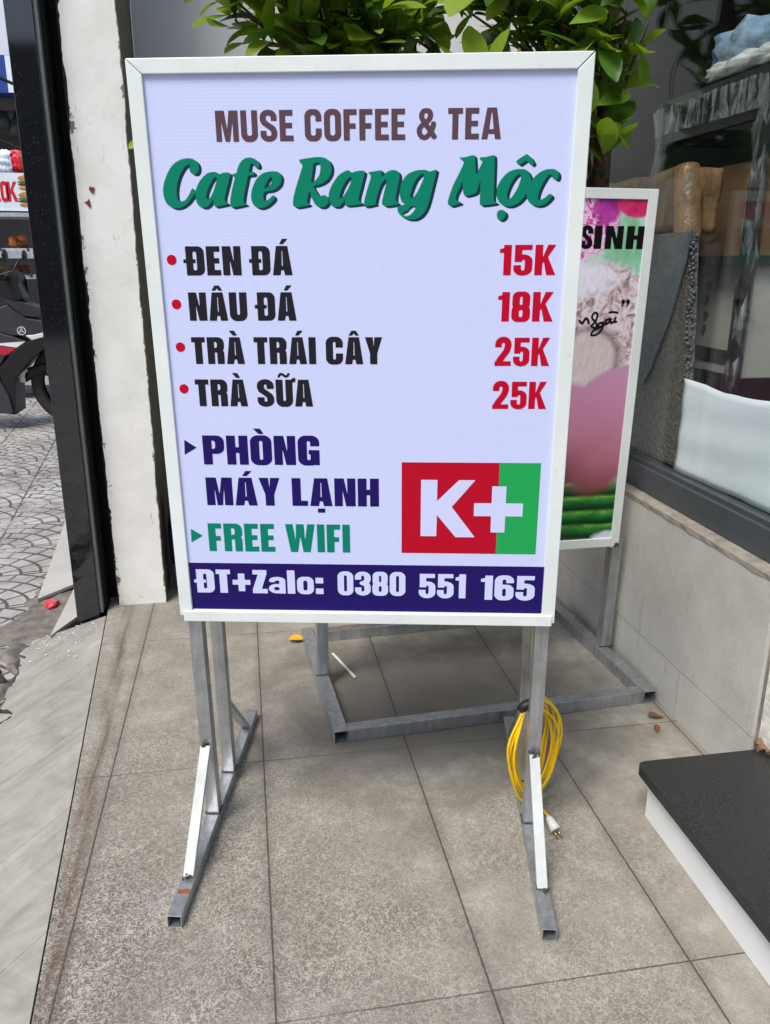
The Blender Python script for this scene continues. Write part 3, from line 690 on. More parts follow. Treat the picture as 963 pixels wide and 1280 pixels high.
# brush script, two inks
script = [[[(86.6,880.0),(84.7,873.4),(80.6,869.7),(74.7,869.8),(70.6,873.1),(69.2,877.8),(70.9,882.4),(72.4,885.2),(69.1,885.3),(62.4,882.5),(55.2,874.4),(49.1,863.8),(44.7,852.0),(42.5,840.2),(42.7,830.6),(45.5,824.6),(51.4,823.8),(58.8,827.6),(65.6,836.4),(69.2,842.4),(71.5,845.7),(75.5,843.3),(77.8,839.9),(73.1,834.0),(66.4,825.6),(58.0,818.5),(48.4,813.7),(39.1,812.1),(30.2,814.3),(22.9,819.9),(18.6,829.6),(17.6,840.3),(19.4,851.0),(24.0,862.8),(30.8,874.6),(39.5,885.0),(50.4,891.9),(61.0,895.1),(71.3,895.7),(80.0,892.9),(85.4,887.0)],[(118.0,872.2),(110.4,872.8),(101.2,870.5),(91.6,863.5),(83.0,852.9),(77.6,841.1),(76.5,830.4),(78.2,820.8),(83.7,814.7),(91.4,813.0),(99.5,816.3),(106.6,824.2),(110.0,827.8),(108.5,821.8),(109.9,817.0),(113.6,814.5),(133.4,818.0),(136.8,819.0),(133.1,821.6),(130.0,824.8),(129.9,830.0),(133.8,841.9),(139.6,858.4),(142.3,867.8),(142.0,870.6),(136.0,871.9),(128.2,870.8),(122.2,868.9)],[(147.3,869.4),(153.8,870.6),(157.0,879.4),(162.7,888.7),(170.7,894.4),(179.7,896.0),(188.5,893.6),(194.5,888.4),(196.2,882.6),(194.0,879.1),(189.7,879.6),(187.1,883.4),(184.2,886.2),(180.3,885.1),(178.7,879.3),(177.0,872.3),(184.7,872.7),(186.6,870.3),(184.3,867.0),(175.3,865.7),(172.1,855.8),(167.2,839.3),(164.2,825.0),(164.0,821.4),(168.7,818.8),(167.3,817.1),(144.7,813.1),(141.0,815.1),(139.4,818.0),(140.7,830.0),(145.9,848.9),(150.8,864.2),(147.9,865.9)],[(220.4,873.1),(229.3,871.9),(234.4,866.0),(235.0,858.9),(231.6,850.7),(224.1,844.1),(214.9,840.6),(205.8,839.5),(201.8,836.7),(200.6,829.6),(201.9,824.3),(206.3,824.3),(212.4,828.3),(218.3,833.0),(221.1,830.6),(220.0,825.9),(212.4,818.7),(201.8,812.8),(192.6,811.6),(183.8,815.3),(179.1,823.7),(178.5,834.5),(181.8,846.3),(189.0,859.3),(198.4,867.9),(208.9,872.0)]],[[(269.1,891.6),(277.7,893.3),(297.6,895.7),(311.6,895.1),(321.4,889.8),(325.9,880.7),(325.1,870.4),(319.1,859.9),(310.4,853.5),(300.2,849.6),(292.5,847.8),(295.7,841.7),(299.8,835.0),(303.9,831.0),(311.1,832.8),(317.1,829.6),(318.9,823.0),(315.8,816.3),(309.1,812.3),(300.5,813.2),(293.5,819.1),(288.1,829.8),(284.7,839.1),(282.5,832.5),(280.1,821.9),(284.2,818.1),(282.7,816.0),(263.0,812.6),(255.9,814.5),(254.0,818.0),(255.7,830.0),(261.6,848.5),(269.6,869.5),(273.9,882.5),(269.8,887.2)],[(356.3,873.5),(349.2,872.0),(337.7,865.0),(327.4,852.0),(320.8,838.9),(319.6,826.9),(322.2,817.6),(329.2,813.0),(337.9,813.5),(345.2,820.1),(349.0,824.1),(348.9,818.8),(352.2,814.7),(375.2,816.5),(380.4,818.6),(374.7,822.6),(374.0,829.2),(378.5,845.1),(383.3,862.1),(385.1,869.9),(381.7,873.0),(369.0,871.8),(361.9,869.8)],[(391.6,869.8),(398.6,871.1),(414.2,873.0),(415.9,869.7),(415.0,861.8),(424.0,869.6),(433.9,873.4),(443.2,872.0),(447.1,866.8),(447.2,859.0),(443.8,844.6),(440.9,828.8),(441.5,822.2),(446.3,818.4),(444.1,816.3),(425.2,813.5),(417.5,815.7),(415.8,819.7),(418.2,831.6),(422.5,847.4),(424.0,856.6),(421.2,857.9),(414.0,848.8),(408.2,834.3),(404.4,819.8),(404.9,816.6),(386.6,813.2),(383.2,817.2),(385.4,829.2),(391.3,847.6),(395.7,860.7),(394.9,866.4)],[(487.3,873.5),(495.8,872.7),(501.4,870.8),(511.7,873.3),(512.9,870.2),(508.7,852.0),(503.4,831.0),(497.9,812.5),(489.5,799.2),(478.2,791.7),(465.3,790.7),(452.4,795.4),(444.9,803.5),(443.8,809.6),(447.2,813.9),(452.9,814.9),(457.4,817.6),(451.7,820.8),(448.6,828.8),(448.3,839.3),(451.1,852.4),(460.7,865.4),(474.7,871.8)]],[[(554.0,892.9),(562.1,893.3),(578.0,896.4),(580.7,892.0),(582.1,878.0),(584.1,864.9),(589.2,875.7),(594.0,885.7),(589.9,889.8),(589.8,892.8),(599.6,893.4),(613.5,896.3),(615.5,892.4),(616.0,875.5),(616.0,851.5),(616.0,827.2),(617.7,820.6),(621.8,818.5),(620.2,816.5),(597.7,813.6),(592.9,815.2),(591.6,819.6),(591.7,836.3),(591.8,856.1),(590.0,851.3),(586.8,840.7),(583.5,834.1),(567.5,829.8),(562.6,833.1),(560.5,843.1),(559.5,854.1),(555.2,843.2),(549.6,832.1),(548.6,824.4),(552.3,820.5),(557.8,818.9),(555.5,816.7),(541.7,813.2),(535.7,815.5),(534.4,820.0),(537.7,832.2),(544.4,849.8),(554.6,869.5),(561.2,884.6),(557.6,889.0)],[(662.4,873.4),(671.9,871.8),(678.1,865.3),(680.5,855.4),(678.6,842.3),(671.8,829.1),(661.7,818.1),(648.9,812.1),(637.0,812.6),(627.3,818.3),(622.2,827.2),(621.2,838.3),(623.7,848.2),(631.4,860.2),(641.6,868.8),(651.9,872.6)],[(712.7,873.0),(722.1,872.5),(728.2,868.1),(730.0,861.6),(728.0,856.2),(724.3,855.5),(719.5,858.4),(716.3,863.9),(711.0,862.8),(705.6,855.2),(700.3,845.4),(696.3,834.5),(695.1,826.7),(697.0,822.3),(701.7,822.7),(708.5,826.6),(715.3,832.1),(719.7,829.9),(719.2,825.5),(710.3,816.6),(699.9,812.3),(689.2,813.0),(680.7,817.9),(675.5,826.9),(674.9,836.8),(677.9,847.8),(685.5,858.7),(695.5,867.3),(704.6,871.6)],[(630.7,805.8),(636.2,804.4),(639.3,799.2),(637.9,793.6),(632.8,789.1),(627.3,789.1),(623.6,793.7),(623.3,800.4),(626.0,804.4)]]]
script_holes = [[[(116.2,864.5),(112.1,862.2),(105.0,852.8),(98.8,841.0),(96.0,831.4),(97.0,827.4),(101.2,827.8),(106.9,835.0),(112.1,845.6),(116.9,857.4),(117.8,862.8)],[(216.1,863.8),(210.7,859.1),(205.1,849.7),(203.0,845.0),(207.4,845.7),(213.6,850.4),(217.5,856.7),(218.8,862.1)]],[[(294.4,885.4),(304.3,886.1),(306.1,879.6),(303.7,866.6),(296.2,857.5),(288.7,854.1),(289.9,864.1),(292.7,877.1)],[(360.3,862.3),(354.6,859.7),(346.7,849.2),(340.7,836.1),(338.8,829.5),(342.5,827.3),(349.2,834.7),(355.7,845.2),(361.1,857.0)],[(490.2,866.5),(484.6,865.2),(476.2,856.2),(469.8,841.8),(466.5,830.0),(469.4,826.5),(476.4,832.5),(483.4,844.3),(489.5,857.4),(491.7,863.9)],[(452.9,799.4),(457.5,796.4),(464.4,797.2),(471.8,803.1),(477.4,812.1),(470.9,813.2),(465.2,810.6),(463.2,806.3),(457.5,804.2)]],[[(660.5,865.4),(654.8,862.2),(648.2,853.5),(642.8,842.5),(639.8,831.5),(640.8,824.9),(644.8,823.7),(651.6,831.4),(658.1,842.4),(662.2,854.5),(663.3,862.1)]]]
hat = [(653.6,886.5),(659.2,890.7),(671.7,897.7),(680.2,891.2),(685.3,883.2),(681.3,878.9),(674.7,884.1),(671.0,887.6),(665.4,883.8),(659.3,879.9),(655.0,882.8)]
outs = [catmull(o, 4) for g in script for o in g]+[hat]; holes = [catmull(o, 4) for g in script_holes for o in g]
def solid(X, Y): return np.minimum.reduce([sd_poly(X, Y, o) for o in outs])
def front(X, Y): return np.maximum.reduce([solid(X, Y)]+[-sd_poly(X, Y, h) for h in holes])
def shade(X, Y):
    return np.minimum.reduce([front(X-a*4.9, Y+a*3.5) for a in (0, .2, .4, .6, .8, 1)])
xs_ = [a for o in outs for a, b in o]; ys_ = [b for o in outs for a, b in o]
bb = (min(xs_)-4, max(xs_)+9, min(ys_)-8, max(ys_)+4)
curl_gap = catmull([(454.4,798.3),(460.4,797.0),(468.4,802.0),(475.7,810.5),(472.9,810.8),(466.6,806.6),(463.2,802.6)], 4)
shade0 = shade
def shade(X, Y): return np.maximum(shade0(X, Y), -sd_poly(X, Y, curl_gap))
p = Print(SB, 0.0003); p.field(shade, *bb, 1.0); p.build('script_shadow', 'teal_ink', sign)
p = Print(SB, 0.0006); p.field(front, *bb, 0.8); p.build('script_lettering', 'green_ink', sign)

p = Print(SB, 0.0004)
for txt, u0, u1, v0, v1 in (('ĐEN ĐÁ', 49, 248, 694, 746), ('NÂU ĐÁ', 47.3, 252, 611, 663.3), ('TRÀ TRÁI CÂY', 45.8, 414.5, 528.7, 580), ('TRÀ SỮA', 46, 277.7, 445.5, 498.5)):
    p.text(txt, u0, u1, v0, v1, .262, .07)
p.build('drink_lettering', 'black_ink', sign)
p = Print(SB, 0.0004)
for txt, u0, u1, v0, v1 in (('15K', 631.3, 734, 692.7, 746), ('18K', 631.6, 734.5, 609, 662.8), ('25K', 629.6, 733.2, 525.8, 579.2), ('25K', 628.5, 732.5, 442.3, 495.5)):
    p.text(txt, u0, u1, v0, v1, .235, .07)
p.build('price_lettering', 'red_ink', sign)
for a, b in ((22, 722), (23.7, 641.5), (23.9, 561), (23.6, 479.9)):
    p = Print(SB, 0.0004); p.field(DOT(a, b, 9.2), a-11, a+11, b-11, b+11, 0.9); p.build('bullet', 'red_ink', sign)
p = Print(SB, 0.0004)
p.text('PHÒNG', 51.3, 287.2, 325.6, 386, .262, .065); p.text('MÁY LẠNH', 51, 406, 238.3, 298, .262, .065)
p.field(PO((14.6, 376.9), (13.1, 345.6), (38.7, 360.8)), 10, 42, 342, 380); p.build('air_conditioning_lettering', 'navy_ink', sign)
p = Print(SB, 0.0004); p.text('FREE WIFI', 47.5, 345, 135.8, 198, .25, .07)
p.field(PO((11.6, 185.5), (10.3, 154.7), (35.8, 170.1)), 8, 39, 151, 189); p.build('wifi_lettering', 'green2_ink', sign)
# television logo: red and green field with a pale K and plus
def quad(board, a0, b0, a1, b1, lift, name, mat, parent):
    q = Print(board, lift); q.emit([(a0, b0), (a1, b0), (a1, b1), (a0, b1)]); return q.build(name, mat, parent)
lg = quad(SB, 452.2, 136.4, 648.0, 332.8, 0.0003, 'logo_field', 'logo_red', sign)
quad(SB, 648.0, 136.4, 730.2, 332.8, 0.0003, 'logo_field', 'logo_green', sign)
p = Print(SB, 0.0006)
Kp = [(492.2, 295.8), (523.8, 295.8), (523.8, 249.8), (568.1, 295.6), (599.5, 295.8), (553.7, 239), (602.1, 173.5), (563.7, 173.5), (524, 222.9), (523.4, 175.2), (492.0, 175.2)]
rndd = lambda f, r: (lambda X, Y: f(X, Y)-r)
p.field(rndd(PO(*[(a, b) for a, b in Kp]), 0.6), 488, 606, 170, 300)
p.field(rndd(U_(B_(636, 185, 663, 283), B_(600.6, 220.3, 698, 246.8)), 0.8), 596, 702, 180, 288)
p.build('logo_lettering', 'white_ink', sign)
quad(SB, 0.4, 0.4, PW-.4, 108.5, 0.0003, 'phone_band', 'navy_ink', sign)
p = Print(SB, 0.0006)
p.text('ĐT+Zalo:', 14, 286, 39.3, 93.5, .265, .07); p.text('0380', 316.6, 460.6, 38, 92, .235, .06)
p.text('551', 489, 588, 33.8, 89.4, .235, .06); p.text('165', 619.8, 733.2, 31.2, 87.2, .235, .06)
p.build('phone_lettering', 'white_ink', sign)

# legs: base rails, posts, braces
for side, foot, rail0, rail1, outer in ((-1, V((-0.136, 1.690, 0)), V((-0.1945, 1.362, 0)), V((-0.026, 2.136, 0)), 1), (1, V((0.607, 1.529, 0)), V((0.546, 1.202, 0)), V((0.713, 1.972, 0)), -1)):
    rd = (rail1-rail0).normalized(); rs = V((rd.y, -rd.x, 0)); h = V((0, 0, 0.0152))
    bm = BM(); tube_sq(bm, rail0+h, rail1+h, 0.030, rs); base = obj('base_rail', bm, 'galv', sign, bevel=0.0012)
    bm = BM(); bar(bm, rail0+h+rd*0.06, rail1+h-rd*0.06, 0.0252, 0.0252, rs); obj('tube_inside', bm, 'tube_dark', base)
    front_p, back_p = foot, foot+V((0.046, 0.157, 0))
    fp = rail0 + rd*((front_p-rail0).dot(rd)); bp = rail0 + rd*((back_p-rail0).dot(rd))
    for q in (fp, bp):
        a = q+V((0, 0, 0.0305)); b = a+VX*0.62
        bm = BM(); tube_sq(bm, a, b, 0.030, UX); po = obj('post', bm, 'galv', sign, bevel=0.0012)
        bm = BM()
        for i in range(34):
            w_ = i/33*3; e = V(((-.016, .016-.032*w_) if w_ < 1 else (-.016+.032*(w_-1), -.016) if w_ < 2 else (.016, -.016+.032*(w_-2))) + (0,))
            bmesh.ops.create_icosphere(bm, subdivisions=1, radius=rnd.uniform(.0018, .0032), matrix=Matrix.Translation(a+rs*e.x+rd*e.y+V((0, 0, .001))))
        obj('weld_bead', bm, 'weld', po, smooth=True)
    # front brace: white painted flat tube from the rail up to the front post, rear brace plain
    low = rail0+rd*0.108+V((0, 0, 0.031)); top = fp+V((0, 0, 0.0305))+VX*0.195-rd*0.0195
    bm = BM(); bar(bm, low, top, 0.023, 0.012, rs); br = obj('brace', bm, 'galv_white', sign, bevel=0.0015)
    br['label'] = 'white painted front brace'
    for c_, n_ in ((low, 14), (top, 12)):
        bm = BM()
        for i in range(n_):
            bmesh.ops.create_icosphere(bm, subdivisions=1, radius=rnd.uniform(.002, .0036), matrix=Matrix.Translation(c_+rs*rnd.uniform(-.012, .012)+rd*rnd.uniform(-.010, .006)+V((0, 0, rnd.uniform(0, .008)))))
        obj('weld_bead', bm, 'weld', br, smooth=True)
    low = rail1-rd*0.095+V((0, 0, 0.031)); top = bp+V((0, 0, 0.0305))+VX*0.19+rd*0.02
    bm = BM(); bar(bm, low, top, 0.023, 0.012, rs); obj('brace', bm, 'galv', sign, bevel=0.0015)
    if side < 0:
        q = rail0+rd*0.068+V((0, 0, 0.0308))
        bm = BM(); prism(bm, [(a+rnd.uniform(-.002, .002), b+rnd.uniform(-.0025, .0025)) for a, b in ((-.013, -.006), (-.006, -.009), (.004, -.007), (.013, -.006), (.0135, .004), (.006, .008), (-.004, .006), (-.0135, .005))], -0.0004, 0.0003, lambda a, b, d: q+rs*a+rd*b+V((0, 0, d)))
        obj('rust_patch', bm, 'rust', base)
    else:
        q = fp+VX*0.222-rd*0.0255-V((0,0,0.0))
        bm = BM(); lathe(bm, [(.0001, -.003), (.0062, -.003), (.0072, -.0005), (.0072, .004), (.0001, .004)], q, 14, 'Y'); obj('screw', bm, 'weld', br, smooth=True)

def art(name, rgb_stops, scale, dist=0.6, detail=4, stretch=(1, 1, 1), rough=0.42):
    k = NB(name); k.color(k.ramp(k.noise(1.0, detail, 0.6, dist, vec=k.scaled(scale*stretch[0], scale*stretch[1], scale*stretch[2])), [(p_, lin(*c_)) for p_, c_ in rgb_stops])); k.set(rough=rough, spec=0.3); return k.m

# ------------------------------------------------------------------ second sign with its floor frame
yb = math.radians(3.7); ub, db = V((math.cos(yb), math.sin(yb), 0)), V((-math.sin(yb), math.cos(yb), 0))
post = thing('smoothie_sign', 'white framed fruit poster board on a floor frame behind the menu sign', 'poster board', (0.7, 2.33, 0))
o2 = V((0.199, 1.957, 0)); H2 = V((0, 0, 0.0202))
for k_, (a, b) in enumerate((((0.02, 0), (0.02, 0.69)), ((0.987, 0), (0.987, 0.71)))):
    A, B = o2+ub*a[0]+db*a[1]+H2, o2+ub*b[0]+db*b[1]+H2
    bm = BM(); tube_sq(bm, A, B, 0.040, ub); f_ = obj('floor_rail', bm, 'galv', post, bevel=0.0015)
    bm = BM(); bar(bm, A+db*0.05, B-db*0.05, 0.035, 0.035, ub); obj('tube_inside', bm, 'tube_dark', f_)
for d in (0.0215, 0.66):
    bm = BM(); bar(bm, o2+ub*0.0405+db*d+H2, o2+ub*0.9665+db*d+H2, 0.038, 0.039, db); obj('floor_rail', bm, 'galv', post, bevel=0.0015)
B2 = Board([1.182,2.305,0.04], [0.99939,0.0349,0.0], [0.00122,-0.03488,0.99939])
for q in (V((0.199, 2.306, 0.041)), V((1.176, 2.346, 0.041))):
    bm = BM(); tube_sq(bm, q, q+B2.v*0.40, 0.036, ub); po = obj('post', bm, 'galv', post, bevel=0.0015)
    bm = BM()
    for i in range(20):
        bmesh.ops.create_icosphere(bm, subdivisions=1, radius=rnd.uniform(.0025, .0042), matrix=Matrix.Translation(q+V((-.019+.038*i/19, -.019, 0))))
    obj('weld_bead', bm, 'weld', po, smooth=True)
a0, a1, b0, b1 = -995, -15, 383, 1459
obj('panel', slab(B2, a0+20, b0+20, a1-20, b1-20, -0.006, 0), art('poster_ground', [(0.3, (150, 206, 168)), (0.5, (190, 220, 212)), (0.7, (206, 226, 226))], 5, 0.5), post)
obj('back_panel', slab(B2, a0+4, b0+4, a1-4, b1-4, -0.036, -0.026), 'frame_old', post)
for q in ([(a0, b0), (a0+30, b0), (a0+30, b1), (a0, b1)], [(a1-29, b0-3), (a1, b0-3), (a1, b1), (a1-29, b1)], [(a0+30.3, b1-28), (a1-29.3, b1-28), (a1-29.3, b1), (a0+30.3, b1)], [(a0+30.3, b0+4), (a1-29.3, b0), (a1-29.3, b0+30), (a0+30.3, b0+34)]):
    frame_piece(B2, q, -0.025, 0.006, 'frame_rail', 'frame_old', post)
# printed picture: fruit, cream and bamboo shapes
def m_poster():
    k = NB('printed_fruit_poster'); x, y, z = k.xyz()
    def at(px): return 1.182+px[0]/1000*0.9994-px[1]/1000*0.0012, 0.04+px[1]/1000*0.9994
    def ell(c, rx, rz, soft, amp, ns=9, seed=0.0):
        cx_, cz_ = at(c)
        w1 = k.math('MULTIPLY', k.math('SUBTRACT', k.noise(ns, 5, 0.62, 0.4), 0.5), amp)
        dx = k.math('DIVIDE', k.math('SUBTRACT', x, cx_), rx); dz = k.math('DIVIDE', k.math('SUBTRACT', z, cz_), rz)
        r = k.math('ADD', k.math('SQRT', k.math('ADD', k.math('MULTIPLY', dx, dx), k.math('MULTIPLY', dz, dz))), w1)
        return k.ramp(r, [(max(0, 0.90-soft), 1.0), (0.90+soft*.3, 0.0)], 'EASE')
    def tone(stops, vec, sc=1.0, det=6, dist=0.6): return k.ramp(k.noise(sc, det, 0.65, dist, vec=vec), [(p_, lin(*c_)) for p_, c_ in stops])
    iso = k.scaled(1, 1, 1)
    c = tone([(0.3, (120, 184, 138)), (0.5, (176, 214, 200)), (0.7, (206, 226, 226))], iso, 6, 3)
    # speckled fruit slice and its skin
    fruit = tone([(0.40, (184, 40, 150)), (0.46, (214, 110, 184)), (0.52, (238, 200, 220)), (0.64, (226, 190, 216))], iso, 74, 3, 0.3)
    c = k.mix(ell((-266.2,1384.7), 0.165, 0.150, 0.10, 0.25), c, fruit)
    c = k.mix(ell((-157.6,1403.1), 0.052, 0.052, 0.3, 0.9, 20), c, tone([(0.3, (130, 24, 110)), (0.7, (196, 70, 170))], iso, 30))
    c = k.mix(ell((-68.1,1429.7), 0.075, 0.055, 0.12, 0.1), c, tone([(0.3, (176, 20, 90)), (0.6, (224, 60, 110)), (0.75, (240, 130, 150))], iso, 18))
    c = k.mix(ell((-291.1,1235.4), 0.050, 0.05, 0.5, 0.6), c, lin(120, 176, 110))
    # woolly cream curls
    curl = tone([(0.30, (104, 80, 72)), (0.42, (168, 142, 136)), (0.53, (214, 196, 202)), (0.72, (228, 222, 240))], iso, 26, 8, 1.8)
    c = k.mix(ell((-158.9,1096.5), 0.225, 0.190, 0.12, 0.30, 7), c, curl)
    c = k.mix(k.math('MULTIPLY', ell((-235.9,1218.0), 0.17, 0.07, 0.5, 0.4), 0.8), c, lin(232, 228, 242))
    root = k.mix(k.noise(1, 5, 0.6, 0.3, vec=k.scaled(90, 20, 34)), lin(176, 158, 150), lin(222, 212, 212))
    c = k.mix(ell((-175.8,990.0), 0.098, 0.095, 0.16, 0.12), c, root)
    sh = k.math('SUBTRACT', ell((-168.6,994.6), 0.118, 0.112, 0.25, 0.2), ell((-178.1,987.7), 0.098, 0.095, 0.16, 0.12), 0, True)
    c = k.mix(k.math('MULTIPLY', sh, 0.75), c, lin(108, 86, 80))
    # bamboo and dark leaves at the foot
    zb = at((-129.2,611.2))[1]
    foot = k.ramp(k.math('ADD', k.math('SUBTRACT', z, zb-0.02), k.math('MULTIPLY', k.math('SUBTRACT', k.noise(14, 4), 0.5), 0.04)), [(0.0, 1.0), (0.02, 0.0)])
    band = k.math('FRACT', k.math('ADD', k.math('DIVIDE', k.math('ADD', k.math('SUBTRACT', z, zb), k.math('MULTIPLY', x, 0.035)), 0.047), k.math('MULTIPLY', k.noise(5, 2), 0.5)))
    bam = k.ramp(band, [(0.0, lin(6, 34, 18)), (0.22, lin(14, 70, 34)), (0.55, lin(40, 138, 52)), (0.78, lin(110, 176, 70)), (0.9, lin(60, 120, 40)), (1.0, lin(6, 34, 18))])
    bam = k.mix(k.ramp(k.noise(1, 3, 0.6, 0.4, vec=k.scaled(12, 12, 40)), [(0.4, 0.0), (0.6, 0.6)]), bam, lin(12, 62, 30))
    c = k.mix(foot, c, bam)
    c = k.mix(ell((-47.4,412.5), 0.085, 0.030, 0.3, 0.5, 16), c, lin(210, 214, 226))
    # large soft pink fruit
    zp, zq = at((-108.9,546.7))[1], at((-152.3,961.2))[1]
    g = k.math('ADD', k.math('DIVIDE', k.math('SUBTRACT', z, zp), zq-zp), k.math('MULTIPLY', k.math('SUBTRACT', k.noise(6, 4, 0.6, 0.5), 0.5), 0.22))
    pk = k.ramp(g, [(0.0, lin(84, 46, 44)), (0.12, lin(136, 78, 82)), (0.3, lin(172, 104, 122)), (0.6, lin(182, 120, 146)), (1.0, lin(190, 138, 166))])
    xl = at((-225.7,642.1))[0]
    pk = k.mix(k.math('MULTIPLY', k.ramp(k.math('SUBTRACT', x, xl), [(0.0, 1.0), (0.10, 0.0)]), k.ramp(g, [(0.1, 0.8), (0.5, 0.0)])), pk, lin(88, 44, 44))
    m1 = ell((-131.3,734.8), 0.175, 0.205, 0.22, 0.04); m2 = ell((-17.1,811.0), 0.24, 0.180, 0.06, 0.06); m3 = ell((-249.0,757.2), 0.20, 0.190, 0.1, 0.05)
    c = k.mix(k.math('MAXIMUM', k.math('MAXIMUM', m1, m2), m3), c, pk)
    k.color(c); k.set(rough=0.42, spec=0.2); return k.m
M['poster'] = m_poster()
bm = slab(B2, a0+29, b0+29, a1-28, b1-27, 0.0001, 0.0009); obj('printed_picture', bm, 'poster', post)
(sx0, sy1), (sx1, sy0) = [(-237.1,1360.4),(-40.6,1298.7)]
p = Print(B2, 0.0014)
for ch, f0, f1 in (('S', 727.2, 741.5), ('I', 743.3, 752.4), ('N', 756.5, 778), ('H', 782, 804.4)):
    ua, ub_ = sx0+(f0-727.2)/(804.4-727.2)*(sx1-sx0), sx0+(f1-727.2)/(804.4-727.2)*(sx1-sx0)
    f, w = glyph(ch, .24); kx, ky = (ub_-ua)/w, sy1-sy0
    p.field(lambda X, Y: f((X-ua)/kx, (Y-sy0)/ky)*kx, ua-2, ub_+2, sy0-4, sy1+4, 1.2)
p.build('fruit_lettering', 'pure_black', post)
p = Print(B2, 0.0014)
for st, w in (([(-219.7,1101.7),(-211.3,1092.5),(-206.5,1094.8),(-200.1,1106.1),(-192.2,1101.4),(-188.5,1090.0)], 4.5), ([(-182.7,1083.1),(-169.0,1096.6),(-163.6,1117.1),(-174.2,1121.7),(-180.3,1108.2),(-163.3,1089.7),(-167.1,1078.3),(-180.2,1083.0)], 4), ([(-146.0,1094.1),(-155.9,1091.9),(-157.5,1082.8),(-147.3,1082.6),(-143.5,1094.1),(-146.3,1073.4),(-160.1,1059.8),(-177.6,1057.7),(-171.5,1071.4),(-147.3,1082.6),(-133.3,1094.0)], 4), ([(-124.5,1105.3),(-136.4,1098.6),(-132.8,1089.4),(-123.4,1096.2),(-121.9,1105.3),(-117.8,1091.5),(-108.4,1098.3)], 4), ([(-104.6,1109.7),(-108.2,1096.0),(-100.5,1095.9)], 4), ([(-128.8,1121.4),(-116.3,1123.5),(-98.3,1121.1)], 4)):
    P_ = catmull(st, 4, False); xa = [a for a, b in P_]; ya = [b for a, b in P_]
    p.field(ST(P_, w*1.55), min(xa)-4, max(xa)+4, min(ya)-4, max(ya)+4, 1.2)
for cx, cy in [(-86.8,1152.9),(-71.5,1152.8)]:
    p.field(U_(DOT(cx, cy, 6.2), PO((cx+6.2, cy), (cx-1, cy-15), (cx-5, cy-15), (cx+0, cy-1))), cx-8, cx+8, cy-17, cy+8, 1.0)
p.build('script_caption', 'pure_black', post)
bm = BM(); q = B2.p(-24, 388, 0.0075); 
for i in range(7): bmesh.ops.create_icosphere(bm, subdivisions=1, radius=.004, matrix=Matrix.Translation(q+V((rnd.uniform(-.007, .007), 0, rnd.uniform(-.006, .006)))))
obj('screw', bm, 'weld', post, smooth=True)

# ------------------------------------------------------------------ yellow extension cable hanging on the right posts
M['cable'] = simple('yellow_cable', lin(232, 190, 10), 0.42, var=0.08, scale=40)
M['tape'] = simple('black_tape', lin(26, 25, 27), 0.5, var=0.2, scale=90, bump=0.3)
M['plug'] = simple('white_plastic', lin(226, 222, 210), 0.4, var=0.04)
M['brass'] = simple('brass_pin', lin(190, 160, 96), 0.3, 0.9)
t = thing('extension_cable', 'yellow extension cable coiled on the right leg of the menu sign', 'cable', (0.64, 1.58, 0.0))
cx, cz, t0 = 0.644, 0.186, math.radians(112)
for i in range(9):
    rx, rz = 0.060+rnd.uniform(-.014, .010), 0.122+rnd.uniform(-.022, .016); dx, dz, dy = rnd.uniform(-.008, .008), rnd.uniform(-.014, .006), rnd.uniform(-.022, .022)
    ph, am = rnd.uniform(0, 6), rnd.uniform(.002, .007)
    P_ = []
    for k_ in range(41):
        a = t0+2*math.pi*k_/40; w_ = 1-math.exp(-((min(k_, 40-k_)/40*2*math.pi)/0.55)**2)
        ra, rb = 0.058+(rx-0.058)*w_, 0.124+(rz-0.124)*w_
        P_.append((cx+dx*w_+(ra+am*w_*math.sin(3*a+ph))*math.cos(a), 1.600+dy*w_+0.02*math.cos(a), cz+dz*w_+(rb+am*w_*math.sin(2*a+ph))*math.sin(a)*(1 if math.sin(a) > 0 else 1.12)))
    bm = BM(); tube(bm, P_, 0.0031, 7); obj('cable_loop', bm, 'cable', t, smooth=True)
q = V((cx+0.058*math.cos(t0), 1.600+0.02*math.cos(t0), cz+0.124*math.sin(t0)))
bm = BM(); tube(bm, [q+V((-.020, 0, -.014)), q+V((-.008, 0, -.003)), q+V((.006, 0, .003)), q+V((.020, 0, .004))], [.0105, .0125, .012, .010], 10); obj('tape_wrap', bm, 'tape', t, smooth=True)
bm = BM(); tube(bm, [q+V((.018, 0, .004)), (0.640, 1.605, 0.36), (0.627, 1.600, 0.44), (0.622, 1.58, 0.60)], 0.003, 7); obj('lead', bm, 'cable', t, smooth=True)
bm = BM(); tube(bm, catmull([(0.640, 1.60, 0.060), (0.650, 1.575, 0.045), (0.657, 1.545, 0.040), (0.664, 1.522, 0.036)], 5, False), 0.003, 7); obj('lead', bm, 'cable', t, smooth=True)
pa, pd = V((0.663, 1.524, 0.036)), V((0.26, -0.80, -0.50)).normalized()
bm = BM(); tube(bm, [pa, pa+pd*.006, pa+pd*.016, pa+pd*.034, pa+pd*.036], [.004, .0085, .0105, .0135, .012], 12); pl = obj('plug', bm, 'plug', t, smooth=True)
sd_ = pd.cross(V((0, 0, 1))).normalized()
for s_ in (-1, 1):
    bm = BM(); tube(bm, [pa+pd*.034+sd_*s_*.0055, pa+pd*.055+sd_*s_*.0055], .0022, 8); obj('pin', bm, 'brass', pl, smooth=True)

